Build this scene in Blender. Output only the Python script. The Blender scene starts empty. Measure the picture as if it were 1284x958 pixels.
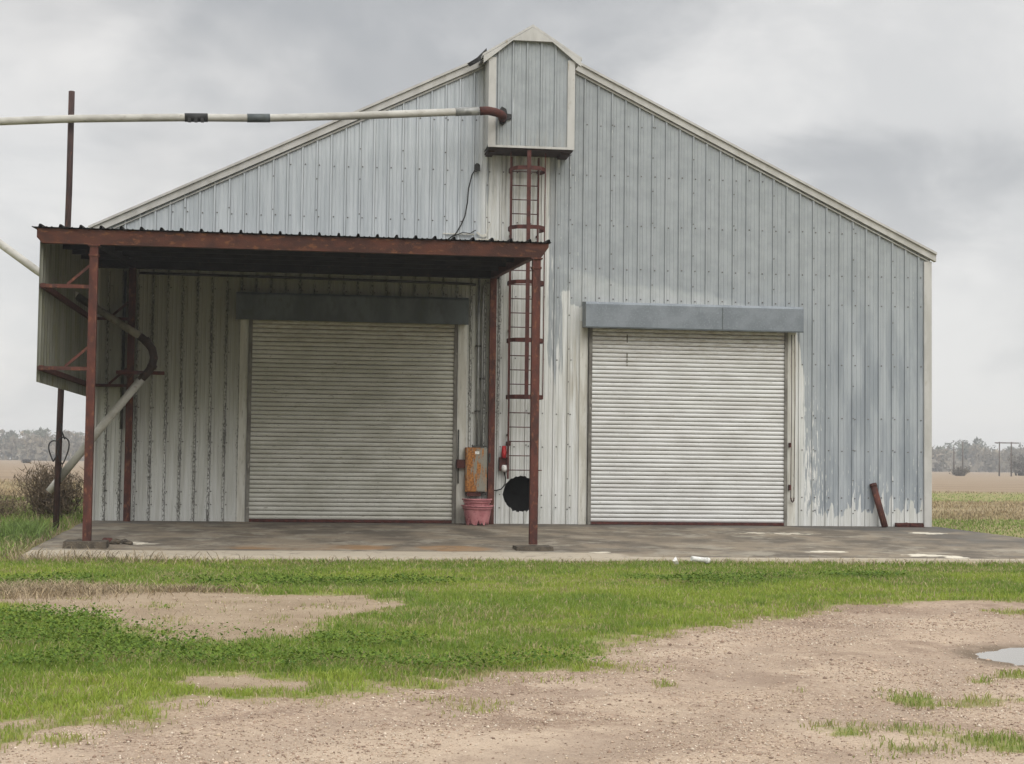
import bpy, math, random
import numpy as np
from mathutils import Vector, Matrix

SC = bpy.context.scene
COL = SC.collection
R = math.radians
rng = np.random.default_rng(7)
random.seed(7)

# ------------------------------------------------------------------ camera
CAM = Vector((-4.8182, -34.0187, 1.3141))
YAW, PITCH, ROLL = 0.1326, 0.05037, 0.01266
fw = Vector((math.sin(YAW)*math.cos(PITCH), math.cos(YAW)*math.cos(PITCH), math.sin(PITCH)))
rt = Vector((math.cos(YAW), -math.sin(YAW), 0))
up = rt.cross(fw)
rt2 = rt*math.cos(ROLL) + up*math.sin(ROLL)
up2 = up*math.cos(ROLL) - rt*math.sin(ROLL)
cam = bpy.data.cameras.new('camera')
co = bpy.data.objects.new('camera', cam)
COL.objects.link(co)
M4 = Matrix((rt2, up2, -fw)).transposed().to_4x4()
M4.translation = CAM
co.matrix_world = M4
cam.sensor_width = 36
cam.lens = 1998.3/1284*36
cam.clip_end = 4000
cam.clip_start = 0.1
SC.camera = co

# ------------------------------------------------------------------ sun, sky, exposure
SUN_EL, SUN_AZ = R(36), R(168)            # azimuth from +Y clockwise: behind the viewer, to the right
sun = bpy.data.lights.new('sun', 'SUN')
sun.energy = 1.5
sun.angle = R(40)
sun.color = (1, .98, .95)
so = bpy.data.objects.new('sun', sun)
COL.objects.link(so)
sd = Vector((math.sin(SUN_AZ)*math.cos(SUN_EL), math.cos(SUN_AZ)*math.cos(SUN_EL), math.sin(SUN_EL)))
so.rotation_euler = sd.to_track_quat('Z', 'Y').to_euler()
so.location = sd*60
SC.view_settings.view_transform = 'Standard'
SC.view_settings.look = 'None'
SC.view_settings.exposure = 0.14
SC.view_settings.gamma = 1
SC.view_settings.use_curve_mapping = False
SC.cycles.max_bounces = 5
SC.cycles.volume_bounces = 0


class NT:
    """tiny node-tree writer"""
    def __init__(s, nt):
        s.nt = nt
        s.n = nt.nodes
        s.n.clear()

    def new(s, typ, ins=None, **props):
        nd = s.n.new(typ)
        for k, v in props.items():
            setattr(nd, k, v)
        for k, v in (ins or {}).items():
            s.put(nd.inputs[k], v)
        return nd

    def put(s, sock, v):
        if hasattr(v, 'is_output'):
            s.nt.links.new(v, sock)
        else:
            if sock.type == 'RGBA' and len(v) == 3:
                v = (*v, 1)
            sock.default_value = v

    def math(s, op, a, b=0.0, c=0.0, clamp=False):
        nd = s.n.new('ShaderNodeMath')
        nd.operation = op
        nd.use_clamp = clamp
        for i, v in enumerate((a, b, c)):
            s.put(nd.inputs[i], v)
        return nd.outputs[0]

    def ramp(s, v, lo, hi, a=0.0, b=1.0):
        nd = s.new('ShaderNodeMapRange', {0: v, 1: lo, 2: hi, 3: a, 4: b}, interpolation_type='SMOOTHSTEP')
        return nd.outputs[0]

    def noise(s, vec, scale, detail=5, rough=.55, dist=0.0):
        nd = s.new('ShaderNodeTexNoise', {'Scale': scale, 'Detail': detail, 'Roughness': rough, 'Distortion': dist})
        if vec is not None:
            s.put(nd.inputs['Vector'], vec)
        return nd.outputs['Fac']

    def stretch(s, vec, sc):
        nd = s.new('ShaderNodeVectorMath', {0: vec, 1: sc}, operation='MULTIPLY')
        return nd.outputs[0]

    def mix(s, f, a, b, mode='MIX'):
        nd = s.n.new('ShaderNodeMix')
        nd.data_type = 'RGBA'
        nd.blend_type = mode
        s.put(nd.inputs[0], f)
        s.put(nd.inputs[6], a)
        s.put(nd.inputs[7], b)
        return nd.outputs[2]

    def attr(s, name):
        nd = s.new('ShaderNodeAttribute', attribute_name=name)
        sp = s.new('ShaderNodeSeparateColor', {0: nd.outputs['Color']})
        return sp.outputs[0], sp.outputs[1], sp.outputs[2], nd.outputs['Alpha'], nd.outputs['Color']

    def pos(s):
        return s.new('ShaderNodeNewGeometry').outputs['Position']

    def bump(s, h, dist, strength=1.0):
        return s.new('ShaderNodeBump', {'Height': h, 'Distance': dist, 'Strength': strength}).outputs['Normal']

    def surf(s, col, rough=.7, metal=0.0, normal=None, spec=.3):
        b = s.new('ShaderNodeBsdfPrincipled', {'Base Color': col, 'Roughness': rough, 'Metallic': metal,
                                               'Specular IOR Level': spec})
        if normal is not None:
            s.put(b.inputs['Normal'], normal)
        o = s.new('ShaderNodeOutputMaterial', {'Surface': b.outputs[0]})
        return b


def material(name):
    m = bpy.data.materials.new(name)
    m.use_nodes = True
    return m, NT(m.node_tree)


# world: overcast sky, a thin Nishita tint behind layered clouds
world = bpy.data.worlds.new('World')
SC.world = world
world.use_nodes = True
t = NT(world.node_tree)
sky = t.new('ShaderNodeTexSky', sky_type='NISHITA', sun_disc=False, sun_elevation=SUN_EL, sun_rotation=SUN_AZ)
tc = t.new('ShaderNodeTexCoord').outputs['Generated']
sx = t.new('ShaderNodeSeparateXYZ', {0: tc})
den = t.math('ADD', t.math('ABSOLUTE', sx.outputs[2]), .42)
cu = t.math('DIVIDE', sx.outputs[0], den)
cv = t.math('DIVIDE', sx.outputs[1], den)
cvec = t.new('ShaderNodeCombineXYZ', {0: cu, 1: cv, 2: 21.7}).outputs[0]
n1 = t.noise(cvec, 1.9, 7, .52, .35)
n2 = t.noise(cvec, 6.0, 6, .55, .5)
dark = t.math('ADD', t.math('MULTIPLY', n1, .74), t.math('MULTIPLY', n2, .26))
dark = t.ramp(dark, .42, .60)
elev = t.ramp(sx.outputs[2], .05, .23, .10, 1.0)
n3 = t.noise(cvec, 3.1, 7, .58, .4)
dk = t.math('MULTIPLY', dark, elev)
ccol = t.mix(dk, t.mix(t.ramp(n3, .38, .62), (.76, .755, .745), (.65, .652, .652)), (.43, .441, .455))
warm = t.ramp(t.noise(cvec, 2.1, 4, .5, .2), .5, .68)
ccol = t.mix(t.math('MULTIPLY', warm, .6), ccol, (.83, .81, .785))
zen = t.math('ADD', 1.0, t.ramp(sx.outputs[2], .30, .80, 0.0, 2.0))
vm = t.new('ShaderNodeVectorMath', {0: ccol, 3: zen}, operation='SCALE')
tint = t.new('ShaderNodeVectorMath', {0: sky.outputs[0], 3: .07}, operation='SCALE')
full = t.mix(.94, tint.outputs[0], vm.outputs[0])
bg = t.new('ShaderNodeBackground', {0: full, 1: 1.0})
t.new('ShaderNodeOutputWorld', {0: bg.outputs[0]})


# ------------------------------------------------------------------ helpers
def vnoise(x, y, seed=0):
    """smooth value noise, vectorised, 0..1"""
    x = np.asarray(x, float)
    y = np.asarray(y, float)
    xi = np.floor(x).astype(np.int64)
    yi = np.floor(y).astype(np.int64)
    fx = x-xi
    fy = y-yi
    fx = fx*fx*(3-2*fx)
    fy = fy*fy*(3-2*fy)

    def h(a, b):
        n = (a*374761393+b*668265263+seed*974711) & 0x7fffffff
        n = ((n ^ (n >> 13))*1274126177) & 0x7fffffff
        n = (n ^ (n >> 16)) & 0xffff
        return n/65535.0
    a, b, c, d = h(xi, yi), h(xi+1, yi), h(xi, yi+1), h(xi+1, yi+1)
    return (a*(1-fx)+b*fx)*(1-fy)+(c*(1-fx)+d*fx)*fy


def fbm(x, y, seed=0, octv=4):
    s, a, tot = 0, 1, 0
    for o in range(octv):
        s = s+a*vnoise(np.asarray(x)*2**o, np.asarray(y)*2**o, seed+o*17)
        tot += a
        a *= .5
    return s/tot


def sstep(v, a, b):
    t_ = np.clip((v-a)/(b-a), 0, 1)
    return t_*t_*(3-2*t_)


def sdf(px, py, poly):
    """signed distance to polygon, negative inside"""
    px = np.asarray(px, float)
    py = np.asarray(py, float)
    d = np.full(px.shape, 1e9)
    ins = np.zeros(px.shape, bool)
    n = len(poly)
    for i in range(n):
        x0, y0 = poly[i]
        x1, y1 = poly[(i+1) % n]
        ex, ey = x1-x0, y1-y0
        L = ex*ex+ey*ey+1e-12
        u = np.clip(((px-x0)*ex+(py-y0)*ey)/L, 0, 1)
        d = np.minimum(d, (px-x0-u*ex)**2+(py-y0-u*ey)**2)
        if y0 != y1:
            c = ((y0 > py) != (y1 > py)) & (px < (x1-x0)*(py-y0)/(y1-y0)+x0)
            ins ^= c
    return np.where(ins, -1, 1)*np.sqrt(d)


class MB:
    def __init__(s):
        s.v, s.f, s.mi, s.sm = [], [], [], []

    def poly(s, pts, faces, mi=0, smooth=False):
        b = len(s.v)
        s.v += [tuple(p) for p in pts]
        for f in faces:
            s.f.append(tuple(b+i for i in f))
            s.mi.append(mi)
            s.sm.append(smooth)

    def box(s, x0, x1, y0, y1, z0, z1, mi=0):
        P = [(x0, y0, z0), (x1, y0, z0), (x1, y1, z0), (x0, y1, z0), (x0, y0, z1), (x1, y0, z1), (x1, y1, z1), (x0, y1, z1)]
        s.poly(P, [(0, 3, 2, 1), (4, 5, 6, 7), (0, 1, 5, 4), (1, 2, 6, 5), (2, 3, 7, 6), (3, 0, 4, 7)], mi)

    def bar(s, a, b, w, h, upv=(0, 0, 1), mi=0):
        """oriented box from a to b; w across, h along upv"""
        a, b = Vector(a), Vector(b)
        d = (b-a).normalized()
        u = Vector(upv)
        sv = d.cross(u)
        if sv.length < 1e-4:
            sv = d.cross(Vector((0, 1, 0)))
        sv.normalize()
        u = sv.cross(d)
        P = []
        for p in (a, b):
            for i, j in ((-1, -1), (1, -1), (1, 1), (-1, 1)):
                P.append(p+sv*(w/2*i)+u*(h/2*j))
        s.poly(P, [(0, 1, 2, 3), (7, 6, 5, 4), (0, 4, 5, 1), (1, 5, 6, 2), (2, 6, 7, 3), (3, 7, 4, 0)], mi)

    def tube(s, path, r, n=8, mi=0, caps=True):
        path = [Vector(p) for p in path]
        rs = r if isinstance(r, (list, tuple)) else [r]*len(path)
        b = len(s.v)
        ref = None
        for i, p in enumerate(path):
            d = (path[min(i+1, len(path)-1)]-path[max(i-1, 0)]).normalized()
            if ref is None:
                ref = d.cross(Vector((0, 0, 1)))
                if ref.length < 1e-3:
                    ref = d.cross(Vector((1, 0, 0)))
            ref = (ref-d*ref.dot(d)).normalized()
            o = d.cross(ref)
            for k in range(n):
                a = 2*math.pi*k/n
                s.v.append(tuple(p+(ref*math.cos(a)+o*math.sin(a))*rs[i]))
        for i in range(len(path)-1):
            for k in range(n):
                k2 = (k+1) % n
                s.f.append((b+i*n+k, b+i*n+k2, b+(i+1)*n+k2, b+(i+1)*n+k))
                s.mi.append(mi)
                s.sm.append(True)
        if caps:
            s.f.append(tuple(b+k for k in reversed(range(n))))
            s.f.append(tuple(b+(len(path)-1)*n+k for k in range(n)))
            s.mi += [mi, mi]
            s.sm += [False, False]

    def prism(s, pts, axis, a, b, mi=0):
        """polygon pts (2-D) extruded along axis from a to b; pts in the other two axes in order"""
        def full(p, t_):
            if axis == 'x':
                return (t_, p[0], p[1])
            if axis == 'y':
                return (p[0], t_, p[1])
            return (p[0], p[1], t_)
        n = len(pts)
        P = [full(p, a) for p in pts]+[full(p, b) for p in pts]
        F = [tuple(range(n)), tuple(reversed(range(n, 2*n)))]
        F += [(i, n+i, n+(i+1) % n, (i+1) % n) for i in range(n)]
        s.poly(P, F, mi)

    def build(s, name, mats, parent=None, attrs=None):
        if not isinstance(mats, (list, tuple)):
            mats = [mats]
        off = np.array(parent_loc(parent))
        me = bpy.data.meshes.new(name)
        me.from_pydata((np.array(s.v)-off).tolist(), [], s.f)
        for m in mats:
            me.materials.append(m)
        me.polygons.foreach_set('material_index', s.mi)
        me.polygons.foreach_set('use_smooth', s.sm)
        me.update()
        o = bpy.data.objects.new(name, me)
        COL.objects.link(o)
        LOC[o.name] = tuple(off)
        if parent:
            o.parent = parent
        return o


LOC = {}


def parent_loc(p):
    return LOC.get(p.name, (0, 0, 0)) if p else (0, 0, 0)


def fast_mesh(name, V, F_idx, F_tot, mats, attr=None, smooth=False, mat_index=None):
    """big mesh straight from numpy: V (n,3), F_idx flat loop indices, F_tot loops per face"""
    me = bpy.data.meshes.new(name)
    me.vertices.add(len(V))
    me.vertices.foreach_set('co', np.ascontiguousarray(V, np.float32).ravel())
    me.loops.add(len(F_idx))
    me.loops.foreach_set('vertex_index', np.ascontiguousarray(F_idx, np.int32))
    me.polygons.add(len(F_tot))
    st = np.concatenate([[0], np.cumsum(F_tot)[:-1]]).astype(np.int32)
    me.polygons.foreach_set('loop_start', st)
    if smooth:
        me.polygons.foreach_set('use_smooth', np.ones(len(F_tot), bool))
    for m in mats:
        me.materials.append(m)
    if mat_index is not None:
        me.polygons.foreach_set('material_index', np.ascontiguousarray(mat_index, np.int32))
    if attr is not None:
        for k, A in attr.items():
            a = me.attributes.new(k, 'FLOAT_COLOR', 'POINT')
            a.data.foreach_set('color', np.ascontiguousarray(A, np.float32).ravel())
    me.update(calc_edges=True)
    o = bpy.data.objects.new(name, me)
    COL.objects.link(o)
    return o


def tag(o, label=None, cat=None, group=None, kind=None):
    if label:
        o['label'] = label
    if cat:
        o['category'] = cat
    if group:
        o['group'] = group
    if kind:
        o['kind'] = kind
    return o


def thing(name, label, cat, loc, group=None):
    o = bpy.data.objects.new(name, None)
    COL.objects.link(o)
    o.location = loc
    o.empty_display_size = .2
    LOC[o.name] = tuple(loc)
    return tag(o, label, cat, group)


# ------------------------------------------------------------------ materials
def weathered(name, c1, c2, scale=6, rough=.7, metal=0.0, stretch=(1, 1, 1), lo=.38, hi=.62, c3=None, s3=30, lo3=.58, hi3=.7,
              bump=.0, spec=.3):
    m, t = material(name)
    p = t.stretch(t.pos(), stretch)
    c = t.mix(t.ramp(t.noise(p, scale, 6, .6), lo, hi), c1, c2)
    if c3:
        c = t.mix(t.ramp(t.noise(p, s3, 4, .6), lo3, hi3), c, c3)
    nrm = t.bump(t.noise(t.pos(), 45, 4), bump) if bump else None
    t.surf(c, rough, metal, nrm, spec)
    return m


M_trim = weathered('cream_trim', (.45, .44, .415), (.375, .365, .34), 3, .55, stretch=(1, 1, .4), c3=(.30, .26, .20), s3=9, lo3=.6, hi3=.8)
M_rust = weathered('rusty_red_steel', (.095, .030, .021), (.050, .020, .016), 5, .8, stretch=(1, 1, .5), c3=(.165, .065, .035), s3=14, lo3=.52, hi3=.7, bump=.004)
M_rustbeam = weathered('rusty_brown_steel', (.078, .027, .016), (.045, .018, .013), 2.5, .85, stretch=(1, 1, 2), c3=(.135, .055, .024), s3=7, lo3=.54, hi3=.7, bump=.004)
M_darkrust = weathered('dark_rust', (.085, .026, .020), (.048, .017, .014), 8, .8, c3=(.10, .035, .02), s3=18)
M_elbow = weathered('shaded_stained_rubber_elbow', (.045, .028, .022), (.028, .018, .015), 7, .7, c3=(.09, .05, .035), s3=15)  # canopy shade painted into the stained rubber as a darker tone
M_pole = weathered('rusted_pipe_steel', (.050, .026, .022), (.030, .018, .016), 6, .75, stretch=(1, 1, .4), c3=(.085, .035, .024), s3=16)
M_pipe = weathered('weathered_white_pipe', (.44, .425, .385), (.33, .315, .28), 3.5, .5, stretch=(.5, 1, 1), c3=(.26, .235, .19), s3=12, lo3=.56, hi3=.75)
M_pipeshade = weathered('shaded_stained_pipe', (.20, .18, .14), (.11, .10, .075), 5, .6, c3=(.10, .09, .06), s3=12)  # pipe length under the canopy: its shade is in the dark colour, with stains
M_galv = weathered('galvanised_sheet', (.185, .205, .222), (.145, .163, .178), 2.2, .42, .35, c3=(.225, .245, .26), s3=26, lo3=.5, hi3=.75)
M_galvdark = weathered('shaded_stained_galvanised', (.095, .108, .112), (.06, .068, .068), 1.8, .55, .2, stretch=(1, 1, .5), c3=(.06, .068, .06), s3=7, lo3=.5, hi3=.72)  # darker copy for the left hood: canopy shade put into the colour
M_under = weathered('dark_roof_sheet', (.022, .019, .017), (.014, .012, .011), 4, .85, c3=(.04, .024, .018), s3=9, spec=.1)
M_black = weathered('black_rubber', (.014, .014, .014), (.022, .021, .02), 20, .6)
M_white = weathered('white_plastic', (.72, .71, .68), (.58, .56, .52), 30, .5)
M_red = weathered('red_plastic', (.45, .028, .03), (.30, .02, .022), 25, .5)
M_pink = weathered('faded_pink_plastic', (.47, .20, .205), (.36, .135, .145), 5, .55, c3=(.24, .07, .08), s3=13, lo3=.55, hi3=.72)
M_block = weathered('weathered_block', (.105, .085, .062), (.06, .05, .038), 7, .95, c3=(.16, .14, .11), s3=22, bump=.02)
M_steelgrey = weathered('grey_conduit', (.30, .30, .285), (.20, .20, .19), 6, .5, .4)
M_condark = weathered('dirty_conduit', (.06, .058, .05), (.035, .034, .03), 6, .7)
M_wood = weathered('grey_pole_wood', (.11, .085, .065), (.075, .06, .048), 3, .9)
M_inside = weathered('plain_metal_cladding', (.34, .36, .36), (.28, .30, .30), 1.5, .6)
M_dkint = weathered('dark_interior', (.03, .03, .03), (.02, .02, .02), 3, .9)

# electrical box door: grey paint eaten by orange rust, mostly on the left half
m, t = material('rusting_grey_enamel')
p = t.pos()
sp = t.new('ShaderNodeSeparateXYZ', {0: p})
sn = t.noise(t.stretch(p, (14, 14, 2.2)), 1.0, 6, .65, .3)
left = t.ramp(sp.outputs[0], -1.27, -.84, .10, -.07)
rmask = t.ramp(t.math('ADD', sn, left), .44, .56)
c = t.mix(t.noise(p, 9, 4), (.19, .18, .14), (.26, .25, .21))
rc = t.mix(t.ramp(t.noise(p, 22, 5, .6), .4, .62), (.40, .165, .035), (.17, .065, .02))
t.surf(t.mix(rmask, c, rc), .65)
M_ebox = m

# painted ribbed wall: white paint, grey over-spray, mildew along the ribs; masks live on the mesh
m, t = material('weathered_painted_ribbed_steel')
p = t.pos()
gr, mo, ul, rib, _ = t.attr('paint')
wr, blu, wd, _, _ = t.attr('wear')
streak = t.noise(t.stretch(p, (9, 9, .55)), 1.0, 6, .62, .2)
fine = t.noise(t.stretch(p, (40, 40, 3.0)), 1.0, 5, .6)
blot = t.noise(p, 2.4, 6, .6)
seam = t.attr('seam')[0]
white = t.mix(t.ramp(streak, .35, .66), (.60, .605, .585), (.475, .475, .44))
white = t.mix(t.ramp(t.noise(t.stretch(p, (22, 22, 1.0)), 1.0, 5, .6), .56, .72, 0, .55), white, (.33, .325, .29))
upper = t.mix(t.ramp(streak, .36, .64), (.445, .472, .490), (.355, .383, .402))
grey = t.mix(t.ramp(blot, .36, .66), (.305, .326, .335), (.258, .279, .287))
grey = t.mix(t.ramp(streak, .5, .72, 0, .4), grey, (.32, .342, .355))
thin = t.attr('wear')[3]
grey = t.mix(thin, grey, t.mix(t.ramp(blot, .36, .66), (.40, .415, .412), (.345, .362, .36)))
blue = t.mix(t.ramp(t.noise(t.stretch(p, (3.2, 3, .5)), 1.0, 5, .55), .36, .64), (.238, .263, .284), (.345, .37, .387))
blue = t.mix(t.ramp(fine, .60, .74, 0, .4), blue, (.38, .41, .43))
grey = t.mix(blu, grey, blue)
gm = t.ramp(t.math('ADD', gr, t.math('MULTIPLY', t.math('SUBTRACT', streak, .5), 1.5)), .44, .56)
col = t.mix(ul, white, upper)
col = t.mix(gm, col, grey)
# chipped white flecks in the grey
chip = t.math('MULTIPLY', t.ramp(t.math('ADD', fine, t.math('MULTIPLY', wr, .20)), .70, .76), gm)
col = t.mix(chip, col, (.62, .62, .59))
# rust-brown water stains
col = t.mix(t.math('MULTIPLY', wd, t.ramp(streak, .42, .62)), col, (.30, .25, .17))
# rib shadow painted as a dark line at every rib foot, with lap dirt
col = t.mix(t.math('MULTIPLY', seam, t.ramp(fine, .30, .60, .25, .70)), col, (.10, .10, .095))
# mildew with canopy shade painted in: yellow-green tinge growing upward, dark dashes by ribs
col = t.mix(t.math('MULTIPLY', mo, .72), col, (.175, .165, .110))
md = t.noise(t.stretch(p, (52, 52, 15)), 1.0, 5, .75, .3)
mm = t.math('MULTIPLY', t.ramp(t.math('ADD', t.math('ADD', md, t.math('MULTIPLY', t.math('SUBTRACT', t.noise(t.stretch(p, (2.6, 1, .9)), 1.0, 4, .6),   .55), .30)), t.math('MULTIPLY', rib, .25)), .650, .685), t.ramp(mo, .03, .14))
col = t.mix(t.math('MULTIPLY', mm, .9), col, (.035, .032, .024))
md2 = t.noise(p, 26, 5, .7)
col = t.mix(t.math('MULTIPLY', t.ramp(md2, .66, .72), t.math('MULTIPLY', t.ramp(mo, .05, .4), .7)), col, (.09, .085, .06))
nrm = t.bump(t.noise(p, 1.6, 3), .03, .5)
t.surf(col, .52, 0.0, nrm, .35)
M_wall = m
M_screw = weathered('rusty_screw', (.17, .16, .15), (.09, .08, .072), 20, .7)


# roller curtain: off-white enamel with streaky grime
def curtain_mat(name, a, b, grime, amt):
    m, t = material(name)
    p = t.pos()
    s1 = t.noise(t.stretch(p, (1.2, 1, 3.2)), 1.0, 6, .6)
    c = t.mix(t.ramp(s1, .36, .64), a, b)
    s2 = t.noise(t.stretch(p, (5, 1, 26)), 1.0, 5, .7)
    c = t.mix(t.ramp(s2, .60, .70, 0, amt), c, grime)
    s3 = t.noise(t.stretch(p, (24, 1, 60)), 1.0, 3, .7)
    c = t.mix(t.ramp(s3, .70-.06*amt, .75-.06*amt, 0, amt), c, (.05, .045, .035))
    sp = t.new('ShaderNodeSeparateXYZ', {0: p})
    top = t.math('MULTIPLY', t.ramp(sp.outputs[2], 3.3, 4.3), t.ramp(s2, .40, .62))
    c = t.mix(t.math('MULTIPLY', top, .55), c, (.27, .21, .14))
    t.surf(c, .5, 0, None, .35)
    return m


M_curtR = curtain_mat('off_white_roller_slats', (.62, .62, .60), (.53, .525, .50), (.36, .33, .285), .8)
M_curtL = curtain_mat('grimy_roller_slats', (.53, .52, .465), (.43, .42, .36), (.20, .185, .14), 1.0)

# concrete slab
m, t = material('weathered_concrete')
p = t.pos()
dk, ru, pale, rim, _ = t.attr('stain')
n1 = t.noise(p, .9, 7, .62, .3)
n2 = t.noise(t.stretch(p, (.9, .8, 1)), 1.5, 8, .68, .3)
c = t.mix(t.ramp(n1, .38, .62), (.225, .185, .135), (.115, .097, .076))
c = t.mix(t.ramp(n2, .50, .64, 0, .75), c, (.30, .27, .215))
c = t.mix(t.ramp(t.math('ADD', dk, t.math('MULTIPLY', t.math('SUBTRACT', n2, .5), 1.2)), .35, .75, 0, .8), c, (.080, .076, .070))
c = t.mix(t.ramp(t.math('ADD', ru, t.math('MULTIPLY', t.math('SUBTRACT', n1, .5), 1.4)), .35, .85, 0, .75), c, (.27, .155, .07))
c = t.mix(t.ramp(t.math('ADD', rim, t.math('MULTIPLY', t.math('SUBTRACT', n1, .5), .9)), .4, .62, 0, .9), c, (.40, .345, .265))
c = t.mix(t.ramp(t.math('ADD', pale, t.math('MULTIPLY', t.math('SUBTRACT', t.noise(p, 5, 5), .5), .9)), .42, .58), c, (.58, .53, .43))
c = t.mix(t.ramp(t.noise(p, 3.6, 7, .72), .54, .68, 0, .6), c, (.07, .062, .052))
c = t.mix(t.ramp(t.noise(p, 40, 4, .7), .6, .7, 0, .35), c, (.05, .047, .04))
t.surf(c, .9, 0, t.bump(t.noise(p, 30, 5), .006), .2)
M_slab = m

# ground: grass-bearing soil, bare pale dirt, reddish gravel, far dry fields
m, t = material('ground_soil')
p = t.pos()
ga, gv, di, wet, _ = t.attr('cover')
fa, fb, fc, rut, _ = t.attr('field')
n1 = t.noise(p, 1.1, 7, .62, .2)
n2 = t.noise(p, 7, 6, .65)
n3 = t.noise(p, 38, 4, .65)
soil = t.mix(t.ramp(n2, .36, .64), (.32, .24, .16), (.22, .165, .105))
dirt = t.mix(t.ramp(n1, .35, .65), (.335, .26, .18), (.26, .195, .13))
dirt = t.mix(t.ramp(n2, .56, .72, 0, .6), dirt, (.255, .185, .12))
vor = t.new('ShaderNodeTexVoronoi', {'Vector': p, 'Scale': 48.0, 'Randomness': 1.0})
vs = t.new('ShaderNodeSeparateColor', {0: vor.outputs['Color']})
peb = t.mix(vs.outputs[0], (.19, .13, .095), (.52, .41, .31))
grav = t.mix(t.ramp(n1, .34, .66), (.405, .305, .22), (.315, .235, .17))
grav = t.mix(t.math('MULTIPLY', t.ramp(vs.outputs[1], .35, .55), t.ramp(n2, .32, .58, .25, .9)), grav, peb)
grav = t.mix(t.ramp(n3, .60, .70, 0, .5), grav, (.20, .14, .095))
n0 = t.noise(p, .42, 5, .6, .5)
grav = t.mix(t.ramp(n0, .44, .62, 0, .75), grav, t.mix(n2, (.52, .415, .31), (.42, .325, .24)))
grav = t.mix(t.ramp(t.noise(p, .75, 7, .68, .3), .50, .66, 0, .75), grav, (.215, .15, .108))
grav = t.mix(t.ramp(t.noise(p, 4.5, 6, .7), .52, .66, 0, .55), grav, (.235, .17, .125))
grav = t.mix(t.ramp(t.noise(p, 9, 6, .7), .56, .68, 0, .6), grav, (.56, .45, .34))
grav = t.mix(t.math('MULTIPLY', rut, t.ramp(n2, .25, .6, .5, .9)), grav, t.mix(n3, (.26, .195, .145), (.37, .285, .215)))
thatch = t.mix(t.ramp(n2, .34, .66), (.15, .19, .04), (.28, .25, .11))
c = t.mix(di, soil, dirt)
c = t.mix(gv, c, grav)
c = t.mix(t.ramp(t.math('ADD', ga, t.math('MULTIPLY', t.math('SUBTRACT', n2, .5), .8)), .35, .65), c, thatch)
c = t.mix(t.math('MULTIPLY', wet, .75), c, (.10, .075, .05))
fl = t.noise(t.stretch(p, (.05, .22, 1)), 1.0, 6, .6)
tan = t.mix(t.ramp(fl, .36, .64), (.30, .225, .15), (.23, .17, .115))
brn = t.mix(t.ramp(t.noise(t.stretch(p, (.16, .5, 1)), 1.0, 6, .65), .38, .62), (.31, .245, .145), (.215, .18, .085))
grn = t.mix(t.ramp(n1, .36, .64), (.21, .22, .07), (.31, .255, .13))
c = t.mix(fa, c, tan)
c = t.mix(fb, c, brn)
c = t.mix(fc, c, grn)
hgt = t.math('ADD', t.math('MULTIPLY', n3, .5), t.math('MULTIPLY', vor.outputs['Distance'], -.8))
t.surf(c, .95, 0, t.bump(hgt, .022, .8), .15)
M_ground = m


def tinted(name, rough=.6, trans=.3, var=None):
    """colour from the mesh attribute 'tint', with some light let through the leaf"""
    m, t = material(name)
    col = t.attr('tint')[4]
    b = t.new('ShaderNodeBsdfPrincipled', {'Base Color': col, 'Roughness': rough, 'Specular IOR Level': .2})
    if trans:
        tr = t.new('ShaderNodeBsdfTranslucent', {0: col})
        mx = t.new('ShaderNodeMixShader', {0: trans, 1: b.outputs[0], 2: tr.outputs[0]})
        t.new('ShaderNodeOutputMaterial', {'Surface': mx.outputs[0]})
    else:
        t.new('ShaderNodeOutputMaterial', {'Surface': b.outputs[0]})
    return m


M_blade = tinted('grass_blades', .55, .35)
M_leaf = tinted('clover_leaves', .85, .25)
M_dry = tinted('dry_stems', .8, .15)
M_stone = tinted('gravel_stones', .9, 0)
M_wood_far = tinted('winter_woodland', .9, .1)

m, t = material('puddle_water')
b = t.surf((.20, .175, .14), .03, 0, t.bump(t.noise(t.pos(), 9, 2), .0004), .9)
M_water = m

# ------------------------------------------------------------------ ground shape and cover masks (metres, world)
GRAVEL = [(-14, -25.6), (-8, -25.0), (-6.49, -24.41), (-6.37, -24.26), (-6.43, -23.77), (-6.24, -23.78), (-6.0, -23.48), (-5.8, -24.01),
          (-5.68, -24.1), (-5.5, -23.7), (-5.52, -23.21), (-5.33, -22.76), (-4.92, -22.92), (-4.48, -22.72), (-4.37, -22.73),
          (-4.17, -22.22), (-3.58, -21.86), (-2.98, -21.51), (-2.25, -21.4), (-1.99, -20.95), (-2.24, -20.51), (-1.75, -19.51),
          (-.99, -18.7), (-.34, -18.3), (.61, -17.04), (1.77, -15.58), (2.65, -15.03), (3.51, -15.13), (3.95, -15.3), (7, -14.6),
          (14, -14), (26, -13), (26, -45), (-14, -45)]
DIRT = [(-8.35, -14.07), (-7.26, -13.2), (-6.78, -14.04), (-6.16, -13.79), (-5.72, -14.02), (-4.25, -14.57), (-3.71, -15.21),
        (-3.91, -16.12), (-4.31, -16.85), (-4.83, -18.79), (-5.31, -19.24), (-5.8, -19.42), (-6.18, -18.56), (-6.56, -17.82),
        (-6.81, -17.02), (-7.39, -16.85), (-7.58, -15.46), (-8.13, -15.26)]
ISLE = [(-5.63, -22.03), (-5.47, -21.69), (-5.23, -21.61), (-4.72, -21.94), (-4.75, -22.32), (-5.2, -22.38), (-5.49, -22.29)]
PUDDLE = [(1.3, -20.27), (1.61, -19.84), (2.03, -19.59), (2.43, -19.53), (2.78, -19.93), (2.44, -20.71), (1.57, -21.38),
          (1.31, -21.11), (1.22, -20.78)]
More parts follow.
